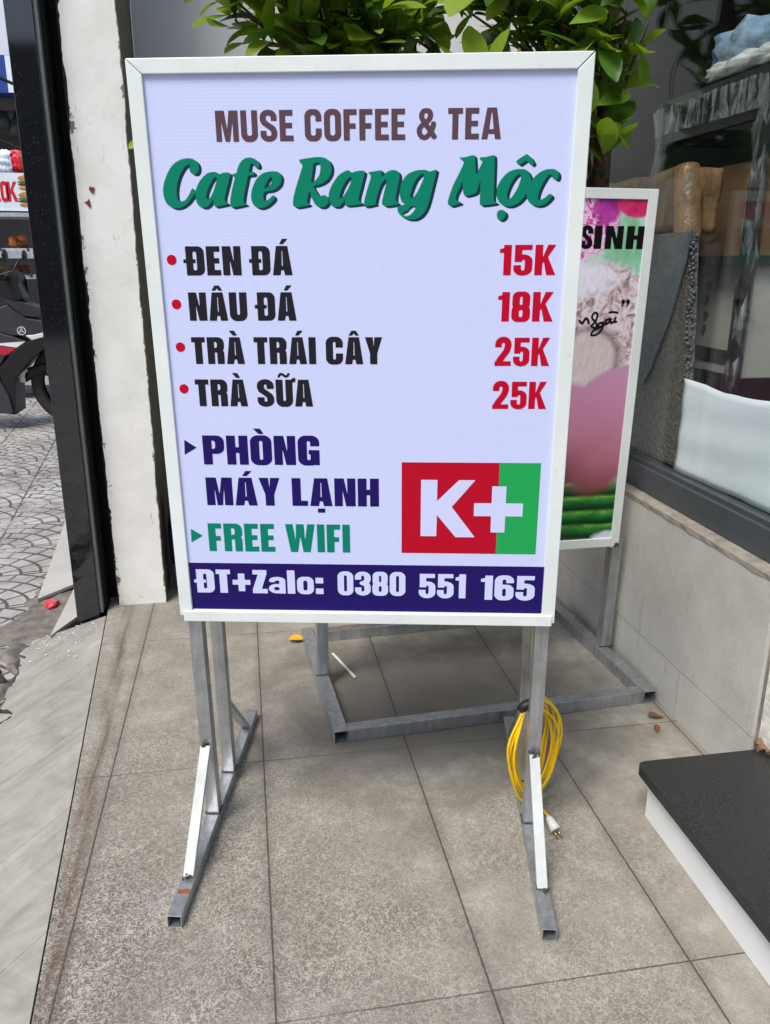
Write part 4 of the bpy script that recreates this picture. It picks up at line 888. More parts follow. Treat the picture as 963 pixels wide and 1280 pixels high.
# ------------------------------------------------------------------ small litter on the floor
def leaf_bm(bm, base, d, up, L, Wd, curl=0.2, fold=0.25, n=8):
    d = V(d).normalized(); s = d.cross(V(up)).normalized(); u = s.cross(d)
    rows = []
    for i in range(n+1):
        tt = i/n; wv = Wd/2*(math.sin(math.pi*min(1, tt**1.5*.985+.012))**0.66)*(1 if tt > .25 else .75+tt) if 0 < i < n else (0.0012 if i == 0 else Wd*.06)
        c_ = base + d*(L*tt) - u*(curl*L*tt*tt)
        rows.append([bm.verts.new(c_-s*wv+u*wv*fold), bm.verts.new(c_-s*wv*.5+u*wv*fold*.4), bm.verts.new(c_), bm.verts.new(c_+s*wv*.5+u*wv*fold*.4), bm.verts.new(c_+s*wv+u*wv*fold)])
    for A, B in zip(rows, rows[1:]):
        for k_ in range(4):
            f = bm.faces.new([A[k_], A[k_+1], B[k_+1], B[k_]]); f.smooth = True
M['dryleaf'] = simple('dry_brown_leaf', lin(112, 70, 46), 0.7, var=0.3, scale=60)
M['yellowleaf'] = simple('yellow_film', lin(222, 168, 24), 0.5, var=0.15, scale=40)
for (x, y), a, L, lab in zip([(1.166,1.934),(1.132,1.875)], (3.0, 1.2), (0.052, 0.034), ('longer dry brown leaf lying flat on the floor by the tiled wall', 'smaller curled brown leaf on the floor, nearer the step')):
    bm = BM(); leaf_bm(bm, V((x-.02*math.cos(a), y-.02*math.sin(a), .004)), (math.cos(a), math.sin(a), .05), (0, 0, 1), L, L*.5, -.15, .5)
    tag(obj('dry_leaf', bm, 'dryleaf'), lab, 'leaf', 'dry leaves on the floor')
bm = BM(); leaf_bm(bm, V((.17, 2.62, .006)), (-1, .05, .12), (0, 0, 1), .062, .045, .05, .35)
tag(obj('yellow_scrap', bm, 'yellowleaf'), 'yellow scrap beside the corner of the floor frame', 'scrap')
(ax, ay), (bx, by) = [(0.253,2.502),(0.307,2.322)]
bm = BM(); bar(bm, (ax, ay, .004), (bx, by, .004), .009, .004, (1, 0, 0)); tag(obj('plastic_strip', bm, 'plug', bevel=.001), 'thin white plastic strip on the tiles inside the floor frame', 'plastic strip')
M['redwrap'] = simple('red_wrapper', lin(206, 66, 76), 0.5, var=0.2, scale=50)
bm = BM(); bmesh.ops.create_icosphere(bm, subdivisions=2, radius=.026, matrix=Matrix.Translation((*(-0.845,3.286), -0.076)))
for v_ in bm.verts: v_.co += V((rnd.uniform(-1, 1), rnd.uniform(-1, 1), rnd.uniform(-.6, .3)))*.011
tag(obj('sweet_wrapper', bm, 'redwrap'), 'crumpled red wrapper on the mortar by the black pillar', 'wrapper')
M['slab_stone'] = simple('broken_stone_slab', lin(176, 173, 166), 0.6, var=0.1, scale=5)
for P_, z0, lab in (([(-0.915,3.346),(-0.944,3.678),(-1.031,4.564),(-0.974,4.632),(-0.78,3.494)], -.083, 'loose triangular stone slab further back beside the black pillar'), ([(-0.774,2.928),(-0.773,3.141),(-0.775,3.42),(-0.758,3.417),(-0.7,3.098)], -.07, 'broken stone piece nearer the ramp beside the black pillar')):
    bm = BM(); prism(bm, P_, z0, z0+.014, lambda a, b, d: V((a, b, d+0.03*(a+.9))))
    tag(obj('stone_slab', bm, 'slab_stone', bevel=.001), lab, 'stone slab', 'loose slabs by the pillar')
bm = BM()
for i in range(80):
    x, y = rnd.gauss(-.70, .09), rnd.gauss(2.93, .12)
    if x < -0.99 or y > 2.98 or x > -.40: continue
    z = 0 if x > -.562 else (-.005-.083*(-.57-x)/.28 if x > -.845 else -.088)
    r = rnd.uniform(.001, .0042)
    bmesh.ops.create_icosphere(bm, subdivisions=1, radius=r, matrix=Matrix.Translation((x, y, z+r*.4)) @ Matrix.Diagonal((1.5, 1, .5, 1)))
o = obj('paint_crumbs', bm, 'flake'); o['kind'] = 'stuff'; tag(o, 'white paint crumbs scattered at the foot of the black pillar', 'crumbs')

# ------------------------------------------------------------------ behind the pillar: water bottle
M['bluecap'] = simple('dark_blue_plastic', lin(28, 34, 112), 0.35)
M['clearpl'] = simple('pale_blue_plastic', lin(128, 146, 172), 0.25, var=0.08)
t = thing('water_bottle', 'upright blue banded water bottle tucked behind the white pillar', 'water bottle', (-0.215, 3.22, 0))
c_ = (-0.215, 3.22, 0)
bm = BM(); lathe(bm, [(.10, .001), (.118, .02), (.122, .12)], c_, 28); obj('bottle_base', bm, 'clearpl', t, smooth=True)
bm = BM(); lathe(bm, [(.125, .121), (.127, .14), (.127, .27), (.125, .29)], c_, 28); obj('label_band', bm, 'bluecap', t, smooth=True)
bm = BM(); lathe(bm, [(.122, .291), (.122, .36), (.10, .43), (.05, .47), (.03, .49), (.03, .52)], c_, 28); obj('bottle_top', bm, 'clearpl', t, smooth=True)
bm = BM(); lathe(bm, [(.034, .521), (.034, .55)], c_, 20); obj('cap', bm, 'bluecap', t, smooth=True)

# ------------------------------------------------------------------ potted shrubs behind the signs
def m_leaf():
    k = NB('glossy_leaf'); g = k.n('NewGeometry')
    rr = g.outputs['Random Per Island']
    c = k.ramp(rr, [(0.0, (0.03, 0.08, 0.016)), (0.24, (0.09, 0.20, 0.02)), (0.45, (0.20, 0.35, 0.022)), (0.85, (0.30, 0.45, 0.035)), (1.0, (0.34, 0.46, 0.07))])
    c = k.mix(k.math('MULTIPLY', k.noise(60, 3), 0.25), c, (0.03, 0.06, 0.012))
    k.color(c); k.set(rough=k.ramp(k.noise(40, 3), [(0.3, 0.32), (0.7, 0.55)]), spec=0.35)
    k.bump(k.noise(150, 3), 0.25, 0.002)
    tl = k.n('BsdfTranslucent'); k.l(k.mix(1.0, c, (1.0, 1.0, 0.45), 'MULTIPLY'), tl.inputs[0])
    mx = k.n('MixShader'); mx.inputs[0].default_value = 0.45; k.l(k.b.outputs[0], mx.inputs[1]); k.l(tl.outputs[0], mx.inputs[2]); k.l(mx.outputs[0], k.out.inputs[0])
    return k.m
M['leaf'] = m_leaf(); M['bark'] = simple('brown_bark', lin(86, 64, 46), 0.85, var=0.3, scale=30, bump=0.6, bscale=60)
M['pot'] = simple('terracotta', lin(138, 84, 62), 0.8, var=0.15)
M['soil'] = simple('potting_soil', lin(58, 44, 36), 0.95, var=0.3, scale=60, bump=0.8)
def shrub(name, label, base, trunk_pts, trunk_r, twigs, nleaf, seed, extra=(), xmax=1.19, ymin=2.2, ymax=3.46):
    r = random.Random(seed)
    t = thing(name, label, 'shrub', base, 'potted shrubs behind the menu sign')
    b = V(base)
    bm = BM(); lathe(bm, [(.115, .001), (.15, .26), (.165, .26), (.165, .30), (.145, .30), (.14, .25)], b, 28); pt = obj('pot', bm, 'pot', t, smooth=False)
    bm = BM(); lathe(bm, [(.139, .22), (.139, .262), (.02, .27)], b, 20); obj('soil', bm, 'soil', pt)
    bm = BM(); tube(bm, trunk_pts, trunk_r, 10); obj('trunk', bm, 'bark', t, smooth=True)
    bt = BM(); bl = BM()
    def cluster(p, d, n, Lr):
        d = V(d).normalized()
        for i in range(n):
            a = 2*math.pi*(i/n)+r.uniform(-.5, .5)
            s = d.cross(V((.3, .2, 1))).normalized(); u = s.cross(d)
            dd = d*r.uniform(.25, .9)+(s*math.cos(a)+u*math.sin(a))*r.uniform(.5, 1.0)+V((0, -0.15, .15))
            L = r.uniform(*Lr); q = p+V((r.uniform(-1, 1), r.uniform(-1, 1), r.uniform(-1, 1)))*.02
            e = q+dd.normalized()*L
            if min(q.z, e.z) < 1.56 and min(q.y, e.y) < 2.52: continue
            if max(q.x, e.x) > xmax or min(q.y, e.y) < ymin or max(q.y, e.y) > ymax: continue
            leaf_bm(bl, q, dd, V((r.uniform(-.5, .5), r.uniform(-.9, .0), 1)), L, L*r.uniform(.36, .56), r.uniform(-.1, .6), r.uniform(.05, .45))
    for (p0, p1) in twigs:
        p0, p1 = V(p0), V(p1)
        mid = (p0+p1)/2+V((r.uniform(-.04, .04), r.uniform(-.04, .04), r.uniform(0, .05)))
        tube(bt, [p0, mid, p1], [.008, .006, .003], 6)
        for q, w_ in ((mid, .5), ((mid+p1)/2, .8), (p1, 1.0)):
            cluster(q, p1-mid, max(2, int(nleaf*w_)), (.07, .165))
    for (p, d, L) in extra:
        leaf_bm(bl, V(p), d, (0.1, -.8, .6), L, L*.5, .15, .25)
    obj('twigs', bt, 'bark', t, smooth=True)
    obj('foliage', bl, 'leaf', t)
    return t
R1 = random.Random(3)
tw = []
for i in range(34):
    a = R1.uniform(0, 2*math.pi); p0 = V((0.40+R1.uniform(-.04, .04), 2.92, R1.uniform(1.35, 2.0)))
    tw.append((p0, p0+V((R1.uniform(-.24, .26), R1.uniform(-.34, .24), R1.uniform(.05, .40)))))
for e in ((-.16, 2.86, 2.16), (0.02, 2.80, 2.0), (0.10, 2.72, 2.12), (0.2, 2.7, 1.98), (0.34, 2.68, 2.05), (0.5, 2.7, 2.0), (0.62, 2.75, 2.08), (0.28, 2.75, 2.25), (0.48, 2.75, 2.25), (0.44, 2.64, 2.0), (0.57, 2.66, 2.03), (-0.02, 2.74, 2.07), (0.14, 2.64, 2.02), (0.26, 2.62, 2.06), (0.06, 2.66, 2.14)):
    tw.append(((0.38, 2.9, 1.75), e))
shrub('potted_shrub', 'broad leaved green shrub above the middle of the menu sign', (0.40, 2.95, 0), [(0.40, 2.95, .26), (0.39, 2.94, .9), (0.41, 2.93, 1.4), (0.39, 2.92, 1.95)], [.022, .02, .017, .012], tw, 6, 11,
      extra=[((-0.04, 2.84, 2.10), (-.9, .1, -.35), .10), ((-0.285, 2.82, 1.665), (-.5, -.2, -.35), .05)])
tw = []
for i in range(30):
    p0 = V((1.06+R1.uniform(-.04, .04), 2.52, R1.uniform(1.35, 2.05)))
    tw.append((p0, p0+V((R1.uniform(-.42, .10), R1.uniform(-.22, .34), R1.uniform(-.02, .32)))))
for e in ((0.80, 2.45, 2.02), (0.9, 2.4, 1.95), (0.72, 2.5, 2.1), (0.70, 2.6, 2.0), (0.78, 2.5, 1.98), (0.86, 2.38, 2.04), (0.96, 2.34, 2.06), (1.06, 2.32, 1.95), (1.0, 2.36, 1.98), (1.02, 2.42, 1.84), (1.12, 2.30, 1.92), (1.0, 2.45, 2.2), (0.85, 2.45, 2.2)):
    tw.append(((1.07, 2.5, 1.62), e))
shrub('potted_shrub', 'dark green shrub with a brown stem right of the menu sign, above the fruit poster', (0.80, 3.05, 0), [(0.80, 3.05, .26), (0.93, 2.85, .7), (1.09, 2.56, 1.3), (1.112, 2.52, 1.5), (1.105, 2.51, 2.05)], [.032, .03, .029, .028, .02], tw, 6, 23,
      extra=[((1.027,2.3,1.678), (.7, .1, -.5), .11), ((0.984,2.3,1.712), (.8, .0, .35), .11), ((0.987,2.3,1.818), (.8, .0, -.7), .13), ((1.059,2.25,1.849), (.1, .0, 1), .07), ((1.08,2.26,1.844), (.35, .0, -1), .09), ((1.042,2.42,1.572), (.8, .0, -.55), .075), ((0.954,2.3,1.794), (.25, -.1, -1), .10), ((0.885,2.28,1.9), (.7, -.1, .3), .11), ((0.752,2.28,1.839), (-.2, -.1, -1), .10)])

# ------------------------------------------------------------------ behind the glass
M['blackmetal'] = simple('black_rack_metal', lin(24, 25, 26), 0.45, 0.2)
k = NB('plastic_film')
gl = k.n('BsdfGlossy'); gl.inputs['Roughness'].default_value = 0.18
tr = k.n('BsdfTransparent'); tr.inputs['Color'].default_value = (0.9, 0.92, 0.92, 1)
df = k.n('BsdfDiffuse'); df.inputs['Color'].default_value = (0.55, 0.58, 0.58, 1)
m1 = k.n('MixShader'); m1.inputs[0].default_value = 0.3; k.l(df.outputs[0], m1.inputs[1]); k.l(gl.outputs[0], m1.inputs[2])
m2 = k.n('MixShader'); k.l(k.ramp(k.noise(1, 4, 0.65, 0.6, vec=k.scaled(70, 40, 7)), [(0.46, 0.05), (0.70, 0.6)]), m2.inputs[0]); k.l(tr.outputs[0], m2.inputs[1]); k.l(m1.outputs[0], m2.inputs[2]); k.l(m2.outputs[0], k.out.inputs[0])
M['film'] = k.m
t = thing('storage_rack', 'black metal rack wrapped in clear plastic film inside the window', 'rack', (1.75, 2.6, 0))
X0, X1, Y0, Y1, ZT = 1.50, 1.95, 2.30, 2.90, 1.835
for x in (X0, X1):
    for y in (Y0, Y1):
        bm = BM(); box(bm, (x-.016, y-.016, .011), (x+.016, y+.016, ZT)); obj('upright', bm, 'blackmetal', t)
        bm = BM()
        P_ = [(x+rnd.uniform(-.012, .012), y+rnd.uniform(-.012, .012), z) for z in np.linspace(.9, ZT-.03, 14)]
        tube(bm, P_, [rnd.uniform(.021, .027) for _ in P_], 9); obj('film_wrap', bm, 'film', t, smooth=False)
for z in (ZT, ZT-.11, 1.32, 0.8, 0.35):
    bm = BM()
    for x in (X0, X1): bar(bm, (x, Y0+.017, z-.012), (x, Y1-.017, z-.012), .02, .028, (1, 0, 0))
    for y in (Y0, Y1): bar(bm, (X0+.017, y, z-.012), (X1-.017, y, z-.012), .02, .028, (0, 1, 0))
    obj('shelf_frame', bm, 'blackmetal', t)
    if z != ZT-.11:
        bm = BM(); box(bm, (X0+.011, Y0+.011, z-.010), (X1-.011, Y1-.011, z-.002)); obj('shelf', bm, 'blackmetal', t)
bm = BM(); n = 24
A = []
for i in range(n+1):
    y = Y0-.02+(Y1-Y0+.04)*i/n; A.append([bm.verts.new((X0-.024+rnd.uniform(-.006, .006), y, z)) for z in (ZT-.02, ZT-.06, ZT-.11)])
for a_, b_ in zip(A, A[1:]):
    for k_ in range(2): bm.faces.new([a_[k_], a_[k_+1], b_[k_+1], b_[k_]])
obj('film_sheet', bm, 'film', t, smooth=True)

def bag(name, label, cat, c, size, mat, seed, amp=.018, group=None, sub=4):
    r = random.Random(seed); bm = BM(); bmesh.ops.create_cube(bm, size=1.0); bmesh.ops.subdivide_edges(bm, edges=bm.edges[:], cuts=9, use_grid_fill=True)
    ph = [r.uniform(0, 6) for _ in range(9)]
    for v_ in bm.verts:
        p = v_.co.copy(); l_ = max(abs(p.x), abs(p.y), abs(p.z)); q = p.normalized()*0.62; p = p*.62+q*.38
        v_.co = V((p.x*size[0], p.y*size[1], p.z*size[2]))
        f = math.sin(p.y*17+ph[0]+3*math.sin(p.z*9+ph[1]))+.7*math.sin(p.z*31+ph[2]+2*math.sin(p.y*13+ph[3]))+.5*math.sin(p.x*23+ph[4]+p.y*19)
        v_.co += p.normalized()*amp*f*.5+V((r.uniform(-1, 1), r.uniform(-1, 1), r.uniform(-1, 1)))*amp*.18
    zmin = min(v_.co.z for v_ in bm.verts); bmesh.ops.translate(bm, verts=bm.verts, vec=V(c)-V((0, 0, zmin)))
    o = obj(name, bm, mat, smooth=True); return tag(o, label, cat, group)
M['bluebag'] = simple('blue_denim_in_plastic', lin(134, 166, 194), 0.24, var=0.35, scale=16, spec=0.7, coat=0.5)
M['silverbag'] = simple('silver_grey_film', lin(206, 208, 204), 0.25, var=0.25, scale=14, spec=0.7)
bag('folded_clothes', 'light blue folded clothes in clear plastic on top of the rack', 'clothes', (1.655, 2.44, ZT+.030), (.26, .50, .120), 'bluebag', 5, .015)
bag('plastic_bag', 'crumpled silver grey plastic bag under the blue clothes', 'bag', (1.60, 2.47, ZT+.001), (.20, .40, .05), 'silverbag', 9, .010)
M['paper'] = simple('pale_paper', lin(176, 180, 200), 0.6, var=0.06)
bm = BM(); prism(bm, [(2.40, 1.7285), (2.72, 1.7285), (2.70, 1.775), (2.55, 1.785), (2.40, 1.775)], 1.56, 1.74, lambda a, b, d: V((d, a, b))); tag(obj('paper_packet', bm, 'paper', bevel=.006), 'pale paper packet lying in the tray of the rack', 'packet')

def m_card(name, c0, c1, stripes):
    k = NB(name); c = k.ramp(k.noise(1, 5, 0.6, 0.3, vec=k.scaled(26, 26, 6)), [(0.3, lin(*c0)), (0.7, lin(*c1))]); k.color(c); k.set(rough=0.35, spec=0.5)
    k.bump(k.math('ADD', k.noise(1, 4, 0.6, 0.5, vec=k.scaled(9, 22, 9)), k.math('MULTIPLY', k.noise(1, 3, 0.6, 0.3, vec=k.scaled(8, 70, 8)), 0.6)), 0.8, 0.012); return k.m
M['tapecard'] = m_card('taped_cardboard', (104, 78, 50), (158, 124, 84), True)
M['card'] = simple('brown_cardboard', lin(118, 90, 62), 0.7, var=0.1)
M['whitebox'] = simple('off_white_carton', lin(178, 176, 166), 0.6, var=0.06)
k = NB('bubble_wrap'); v_ = k.n('TexVoronoi'); v_.inputs['Scale'].default_value = 95; k.l(k.pos(), v_.inputs['Vector'])
k.color(k.ramp(v_.outputs['Distance'], [(0.1, lin(128, 124, 118)), (0.6, lin(92, 88, 82))])); k.set(rough=0.25, spec=0.6); k.bump(v_.outputs['Distance'], 0.7, 0.004); M['bubble'] = k.m
M['filmgrey'] = simple('grey_bubble_film', lin(88, 94, 98), 0.3, var=0.25, scale=22, spec=0.6, bump=0.4, bscale=120)
# bubble wrapped board leaning behind the glass, with a lighter film fold
t = thing('wrapped_board', 'board in dark bubble wrap leaning behind the glass beside the fruit poster', 'wrapped board', (1.34, 2.6, 0.69))
bm = BM(); prism(bm, [(2.303,1.392),(2.264,1.138),(2.23,0.855),(2.217,0.687)]+[(3.2, 0.69), (3.2, 1.37)], 1.315, 1.34, lambda a, b, d: V((d+(b-.69)*.0, a, b))); obj('board', bm, 'bubble', t, bevel=.006)
bm = BM()
for i in range(70):
    tt = i/69; a_ = V((1.3145, 2.303*(1-tt)+2.217*tt, 1.375*(1-tt)+.70*tt))
    for j in range(2): bmesh.ops.create_icosphere(bm, subdivisions=1, radius=rnd.uniform(.005, .008), matrix=Matrix.Translation(a_+V((rnd.uniform(-.004, .012), rnd.uniform(-.012, .004), rnd.uniform(-.004, .004)))))
obj('bubble_edge', bm, M['filmgrey'], t, smooth=True)
bm = BM(); prism(bm, [(2.544,1.349),(2.383,1.376),(2.286,1.391),(2.305,1.298),(2.364,1.131),(2.448,0.973),(2.491,0.915),(2.576,0.903)], 1.304, 1.309, lambda a, b, d: V((d, a, b))); obj('film_fold', bm, 'filmgrey', t)
# brown taped roll bundle above the board
def roll(P0, P1, r, nseg, mat, parent, name, amp=.05):
    P0, P1 = V(P0), V(P1); P_ = [P0.lerp(P1, i/nseg) for i in range(nseg+1)]
    bm = BM(); tube(bm, P_, [r*.82]+[r*(1+rnd.uniform(-amp, amp)) for _ in range(nseg-1)]+[r*.80], 18); return obj(name, bm, mat, parent, smooth=True, bevel=.004)
t = thing('taped_roll', 'bundle wrapped in brown tape lying above the bubble wrapped board', 'taped bundle', (1.4, 2.6, 1.38))
bm = BM(); box(bm, (1.355, 2.42, 1.392), (1.46, 3.1, 1.580)); bmesh.ops.subdivide_edges(bm, edges=bm.edges[:], cuts=7, use_grid_fill=True)
for v_ in bm.verts: v_.co += V((.006*math.sin(31*v_.co.y+9*v_.co.z), .004*math.sin(40*v_.co.z), .006*math.sin(23*v_.co.y)+.003*math.sin(61*v_.co.y)))
obj('roll_body', bm, 'tapecard', t, smooth=True)
(ya, za), (yb_, zb) = [(2.464,1.586),(2.409,1.359)]
roll((1.365, ya, za), (1.365, yb_, zb), .043, 8, 'tapecard', t, 'bent_end', .08)
# cartons on the rack
def carton(lo, hi, mat, lab, name='carton'):
    bm = BM(); box(bm, lo, hi); return tag(obj(name, bm, mat, bevel=.004), lab, 'box', 'cartons behind the window')
carton((1.56, 2.33, 1.3205), (1.90, 2.84, 1.60), 'card', 'large brown carton on the rack behind the taped bundle')
c = thing('carton', 'off white carton with a black printed strip below the rack shelf', 'box', (1.45, 2.25, 1.18), 'cartons behind the window')
bm = BM(); box(bm, (1.545, 2.315, .951), (1.90, 2.80, 1.294)); obj('carton_body', bm, 'whitebox', c, bevel=.004)
bm = BM(); box(bm, (1.5425, 2.32, .985), (1.5445, 2.79, 1.03)); obj('printed_strip', bm, 'void_black', c)
for i in range(4):
    bm = BM(); prism(bm, uvblob(2.56, 1.08+.05*i, .016), 1.5428, 1.5445, lambda a, b, d: V((d, a, b))); obj('printed_mark', bm, 'void_black', c)
M['redbox'] = simple('dull_red_card', lin(150, 66, 62), 0.6)
bm = BM(); box(bm, (1.55, 2.34, .811), (1.9, 2.8, .95)); tag(obj('carton', bm, 'blackmetal', bevel=.003), 'black carton beneath the off white carton', 'box', 'cartons behind the window')
for (y0, y1, z0, z1, x, mat, lab) in ((1.80, 2.16, 1.30, 1.52, 2.2, 'whitebox', 'pale carton at the right edge of the window, under the red one'), (1.80, 2.2, 1.525, 1.66, 2.2, 'redbox', 'dull red carton stacked at the right edge of the window'), (1.70, 2.2, .90, 1.295, 2.2, 'card', 'brown carton low in the stack at the right edge of the window')):
    carton((x, y0, z0), (x+.4, y1, z1), mat, lab)
carton((1.50, 1.62, .70), (1.80, 1.885, 1.16), 'card', 'brown carton behind the white cloth at the window edge')
bm = BM(); box(bm, (1.46, 1.40, .30), (2.75, 2.26, .699)); 
t = thing('counter', 'dark counter inside the window', 'counter', (2.1, 1.8, 0)); obj('counter_body', bm, 'blackmetal', t)
bm = BM(); box(bm, (2.15, 1.7, .70), (2.65, 2.24, .899)); tag(obj('carton', bm, 'card'), 'lowest brown carton on the counter inside the window', 'box', 'cartons behind the window')
# white cloth along the bottom of the pane
M['cloth'] = simple('white_cloth', lin(224, 230, 234), 0.75, var=0.05, scale=6, bump=0.3, bscale=14)
bm = BM(); ny, nz = 46, 14; top = [(2.232,0.967),(2.122,0.966),(2.018,0.956),(1.926,0.96),(1.816,0.969)]
ty_, tz_ = [a for a, b in top][::-1], [b for a, b in top][::-1]
grid = []
for i in range(ny+1):
    y = 1.40+(2.235-1.40)*i/ny; zt = float(np.interp(y, ty_, tz_))+.0015*math.sin(y*23)
    grid.append([bm.verts.new((1.302+.004*math.sin(y*11+z_*3)+.0016*math.sin(y*37+4*z_)+.0016*math.sin(z_*16+y*5)-.001*(z_ > .93), y, .688+(zt-.688)*z_)) for z_ in np.linspace(0, 1, nz+1)])
for A, B in zip(grid, grid[1:]):
    for k_ in range(nz): bm.faces.new([A[k_], A[k_+1], B[k_+1], B[k_]])
o = obj('window_cloth', bm, 'cloth', smooth=True); s_ = o.modifiers.new('thick', 'SOLIDIFY'); s_.thickness = .003
tag(o, 'white cloth covering the lower part of the shop window', 'cloth')

# ------------------------------------------------------------------ the street side: motorbike, food cart, shop across
def yprism(bm, pts, y0, y1): return prism(bm, pts, y0, y1, lambda a, b, d: V((a, d, b)))
M['bikegrey'] = simple('satin_dark_grey_plastic', lin(54, 55, 58), 0.4, var=0.06)
M['bikeblack'] = simple('black_plastic', lin(13, 13, 14), 0.5, var=0.1)
M['bikewhite'] = simple('white_gloss_paint', lin(226, 226, 226), 0.25, var=0.02)
M['bikered'] = simple('red_gloss_paint', lin(176, 40, 56), 0.3, var=0.04)
M['rubber'] = simple('tyre_rubber', lin(44, 43, 43), 0.85, var=0.15, scale=30)
M['chrome'] = simple('brushed_metal', lin(190, 190, 190), 0.25, 0.9)
bk = thing('motorbike', 'dark grey motorbike with red and white trim parked on the pavement', 'motorbike', (-2.2, 7.5, -0.1))
YB = 7.5
def bp(name, pts, y0, y1, mat, parent=None, bev=.008):
    bm = BM(); yprism(bm, pts, YB+y0, YB+y1); return obj(name, bm, mat, parent or bk, bevel=bev)
wc = (-1.481,0.276); wr = wc[1]+0.1
def wheel(cx, cz, r, name):
    bm = BM()
    for i in range(40):
        pass
    lathe(bm, [(r-.085, -.045), (r-.03, -.058), (r-.006, -.035), (r, 0), (r-.006, .035), (r-.03, .058), (r-.085, .045)], (cx, YB, cz), 48, 'Y')
    # open the hub side caps
    bmesh.ops.delete(bm, geom=[f for f in bm.faces if len(f.verts) > 4], context='FACES')
    w = obj(name, bm, 'rubber', bk, smooth=True)
    bm = BM(); lathe(bm, [(r-.105, -.035), (r-.086, -.042), (r-.084, .042), (r-.105, .035)], (cx, YB, cz), 40, 'Y'); bmesh.ops.delete(bm, geom=[f for f in bm.faces if len(f.verts) > 4], context='FACES')
    for k_ in range(5):
        a = 2*math.pi*k_/5+.3; bar(bm, (cx+.03*math.cos(a), YB, cz+.03*math.sin(a)), (cx+(r-.1)*math.cos(a), YB, cz+(r-.1)*math.sin(a)), .04, .03, (0, 1, 0))
    lathe(bm, [(.06, -.06), (.06, .06)], (cx, YB, cz), 20, 'Y'); obj('rim', bm, 'bikeblack', w)
    bm = BM(); lathe(bm, [(.15, -.062), (.15, -.056), (.07, -.056), (.07, -.062)], (cx, YB, cz), 30, 'Y'); obj('brake_disc', bm, 'chrome', w)
wheel(wc[0], wc[1], wr, 'wheel'); wheel(wc[0]-1.62, wc[1], wr, 'wheel')
Z = lambda *p: p
bp('body_panel', [(-2.111,0.895),(-2.035,0.922),(-1.947,0.95),(-1.892,0.907),(-1.803,0.841),(-1.646,0.819),(-1.637,0.741),(-1.783,0.701),(-1.93,0.698),(-2.06,0.735),(-2.134,0.72)], -.13, .13, 'bikegrey')
bp('nose_cowl', [(-1.969,1.016),(-1.916,1.009),(-1.835,0.978),(-1.706,0.937),(-1.636,0.905),(-1.623,0.861),(-1.741,0.845),(-1.838,0.856),(-1.903,0.917),(-1.955,0.979)], -.10, .10, 'bikegrey')
bp('leg_shield', [(-1.648,0.696),(-1.651,0.613),(-1.801,0.496),(-1.947,0.345),(-1.973,0.03),(-2.026,0.035),(-2.045,0.282),(-2.066,0.425),(-1.894,0.597),(-1.775,0.663)], -.17, .17, 'bikeblack', bev=.02)
bp('side_panel', [(-2.238,0.493),(-2.103,0.4),(-2.062,0.337),(-2.008,0.202),(-1.99,0.042),(-2.149,0.049),(-2.291,0.103)], -.19, .16, 'bikegrey', bev=.015)
bp('trim_panel', [(-2.134,0.72),(-2.06,0.732),(-1.931,0.695),(-1.826,0.651),(-1.906,0.601),(-2.0,0.534),(-2.075,0.426),(-2.168,0.466)], -.145, .145, 'bikegrey')
bp('white_decal', [(-2.109,0.634),(-1.999,0.64),(-1.826,0.651),(-1.903,0.601),(-2.073,0.628)], -.150, -.146, 'bikewhite', bev=0)
bp('red_decal', [(-2.111,0.619),(-2.075,0.618),(-1.906,0.596),(-1.997,0.538),(-2.084,0.549),(-2.12,0.555)], -.150, -.146, 'bikered', bev=0)
bp('red_decal', [(-2.133,0.452),(-2.097,0.445),(-2.067,0.412),(-2.094,0.374),(-2.138,0.414)], -.195, -.191, 'bikered', bev=0)
bp('headlight', [(-1.826,0.699),(-1.758,0.704),(-1.657,0.728),(-1.649,0.69),(-1.764,0.65)], -.138, .138, 'bikewhite', bev=.006)
em = (-1.852,0.739)
bm = BM(); lathe(bm, [(.036, -.133), (.036, -.1305), (.028, -.1305), (.028, -.133)], (em[0], YB, em[1]), 24, 'Y'); bmesh.ops.delete(bm, geom=[f for f in bm.faces if len(f.verts) > 4], context='FACES')
for a in (90, 210, 330):
    d_ = V((math.cos(math.radians(a)), 0, math.sin(math.radians(a)))); c_ = V((em[0], YB-.1318, em[1])); bar(bm, c_+d_*.003, c_+d_*.026, .0024, .006, (0, 1, 0))
lathe(bm, [(.012, -.133), (.012, -.1305), (.008, -.1305), (.008, -.133)], (em[0], YB, em[1]), 16, 'Y')
obj('emblem', bm, 'bikewhite', bk)
bp('fender', [(-1.954,0.33),(-1.867,0.412),(-1.789,0.44),(-1.6,0.457),(-1.479,0.415),(-1.581,0.404),(-1.734,0.38),(-1.826,0.343),(-1.882,0.289),(-1.951,0.295)], -.07, .07, 'bikeblack', bev=.02)
bp('fender_trim', [(-1.954,0.33),(-1.923,0.364),(-1.865,0.414),(-1.857,0.396),(-1.888,0.344),(-1.882,0.294),(-1.951,0.295)], -.074, -.071, 'chrome', bev=0)
(fa, fb) = [(-1.725,0.614),(-1.517,0.297)]
for y in (-.085, .085):
    bm = BM(); tube(bm, [(fa[0], YB+y, fa[1]), (fb[0], YB+y, fb[1])], .022, 10); obj('fork', bm, 'chrome', bk, smooth=True)
hb = [(-1.92,1.166),(-1.822,1.178)]
bm = BM(); tube(bm, [(hb[0][0]-.08, YB-.36, hb[0][1]+.02), (hb[0][0], YB-.15, hb[0][1]), (hb[0][0], YB+.15, hb[0][1]), (hb[0][0]-.08, YB+.36, hb[0][1]+.02)], .022, 10); obj('handlebar', bm, 'bikeblack', bk, smooth=True)
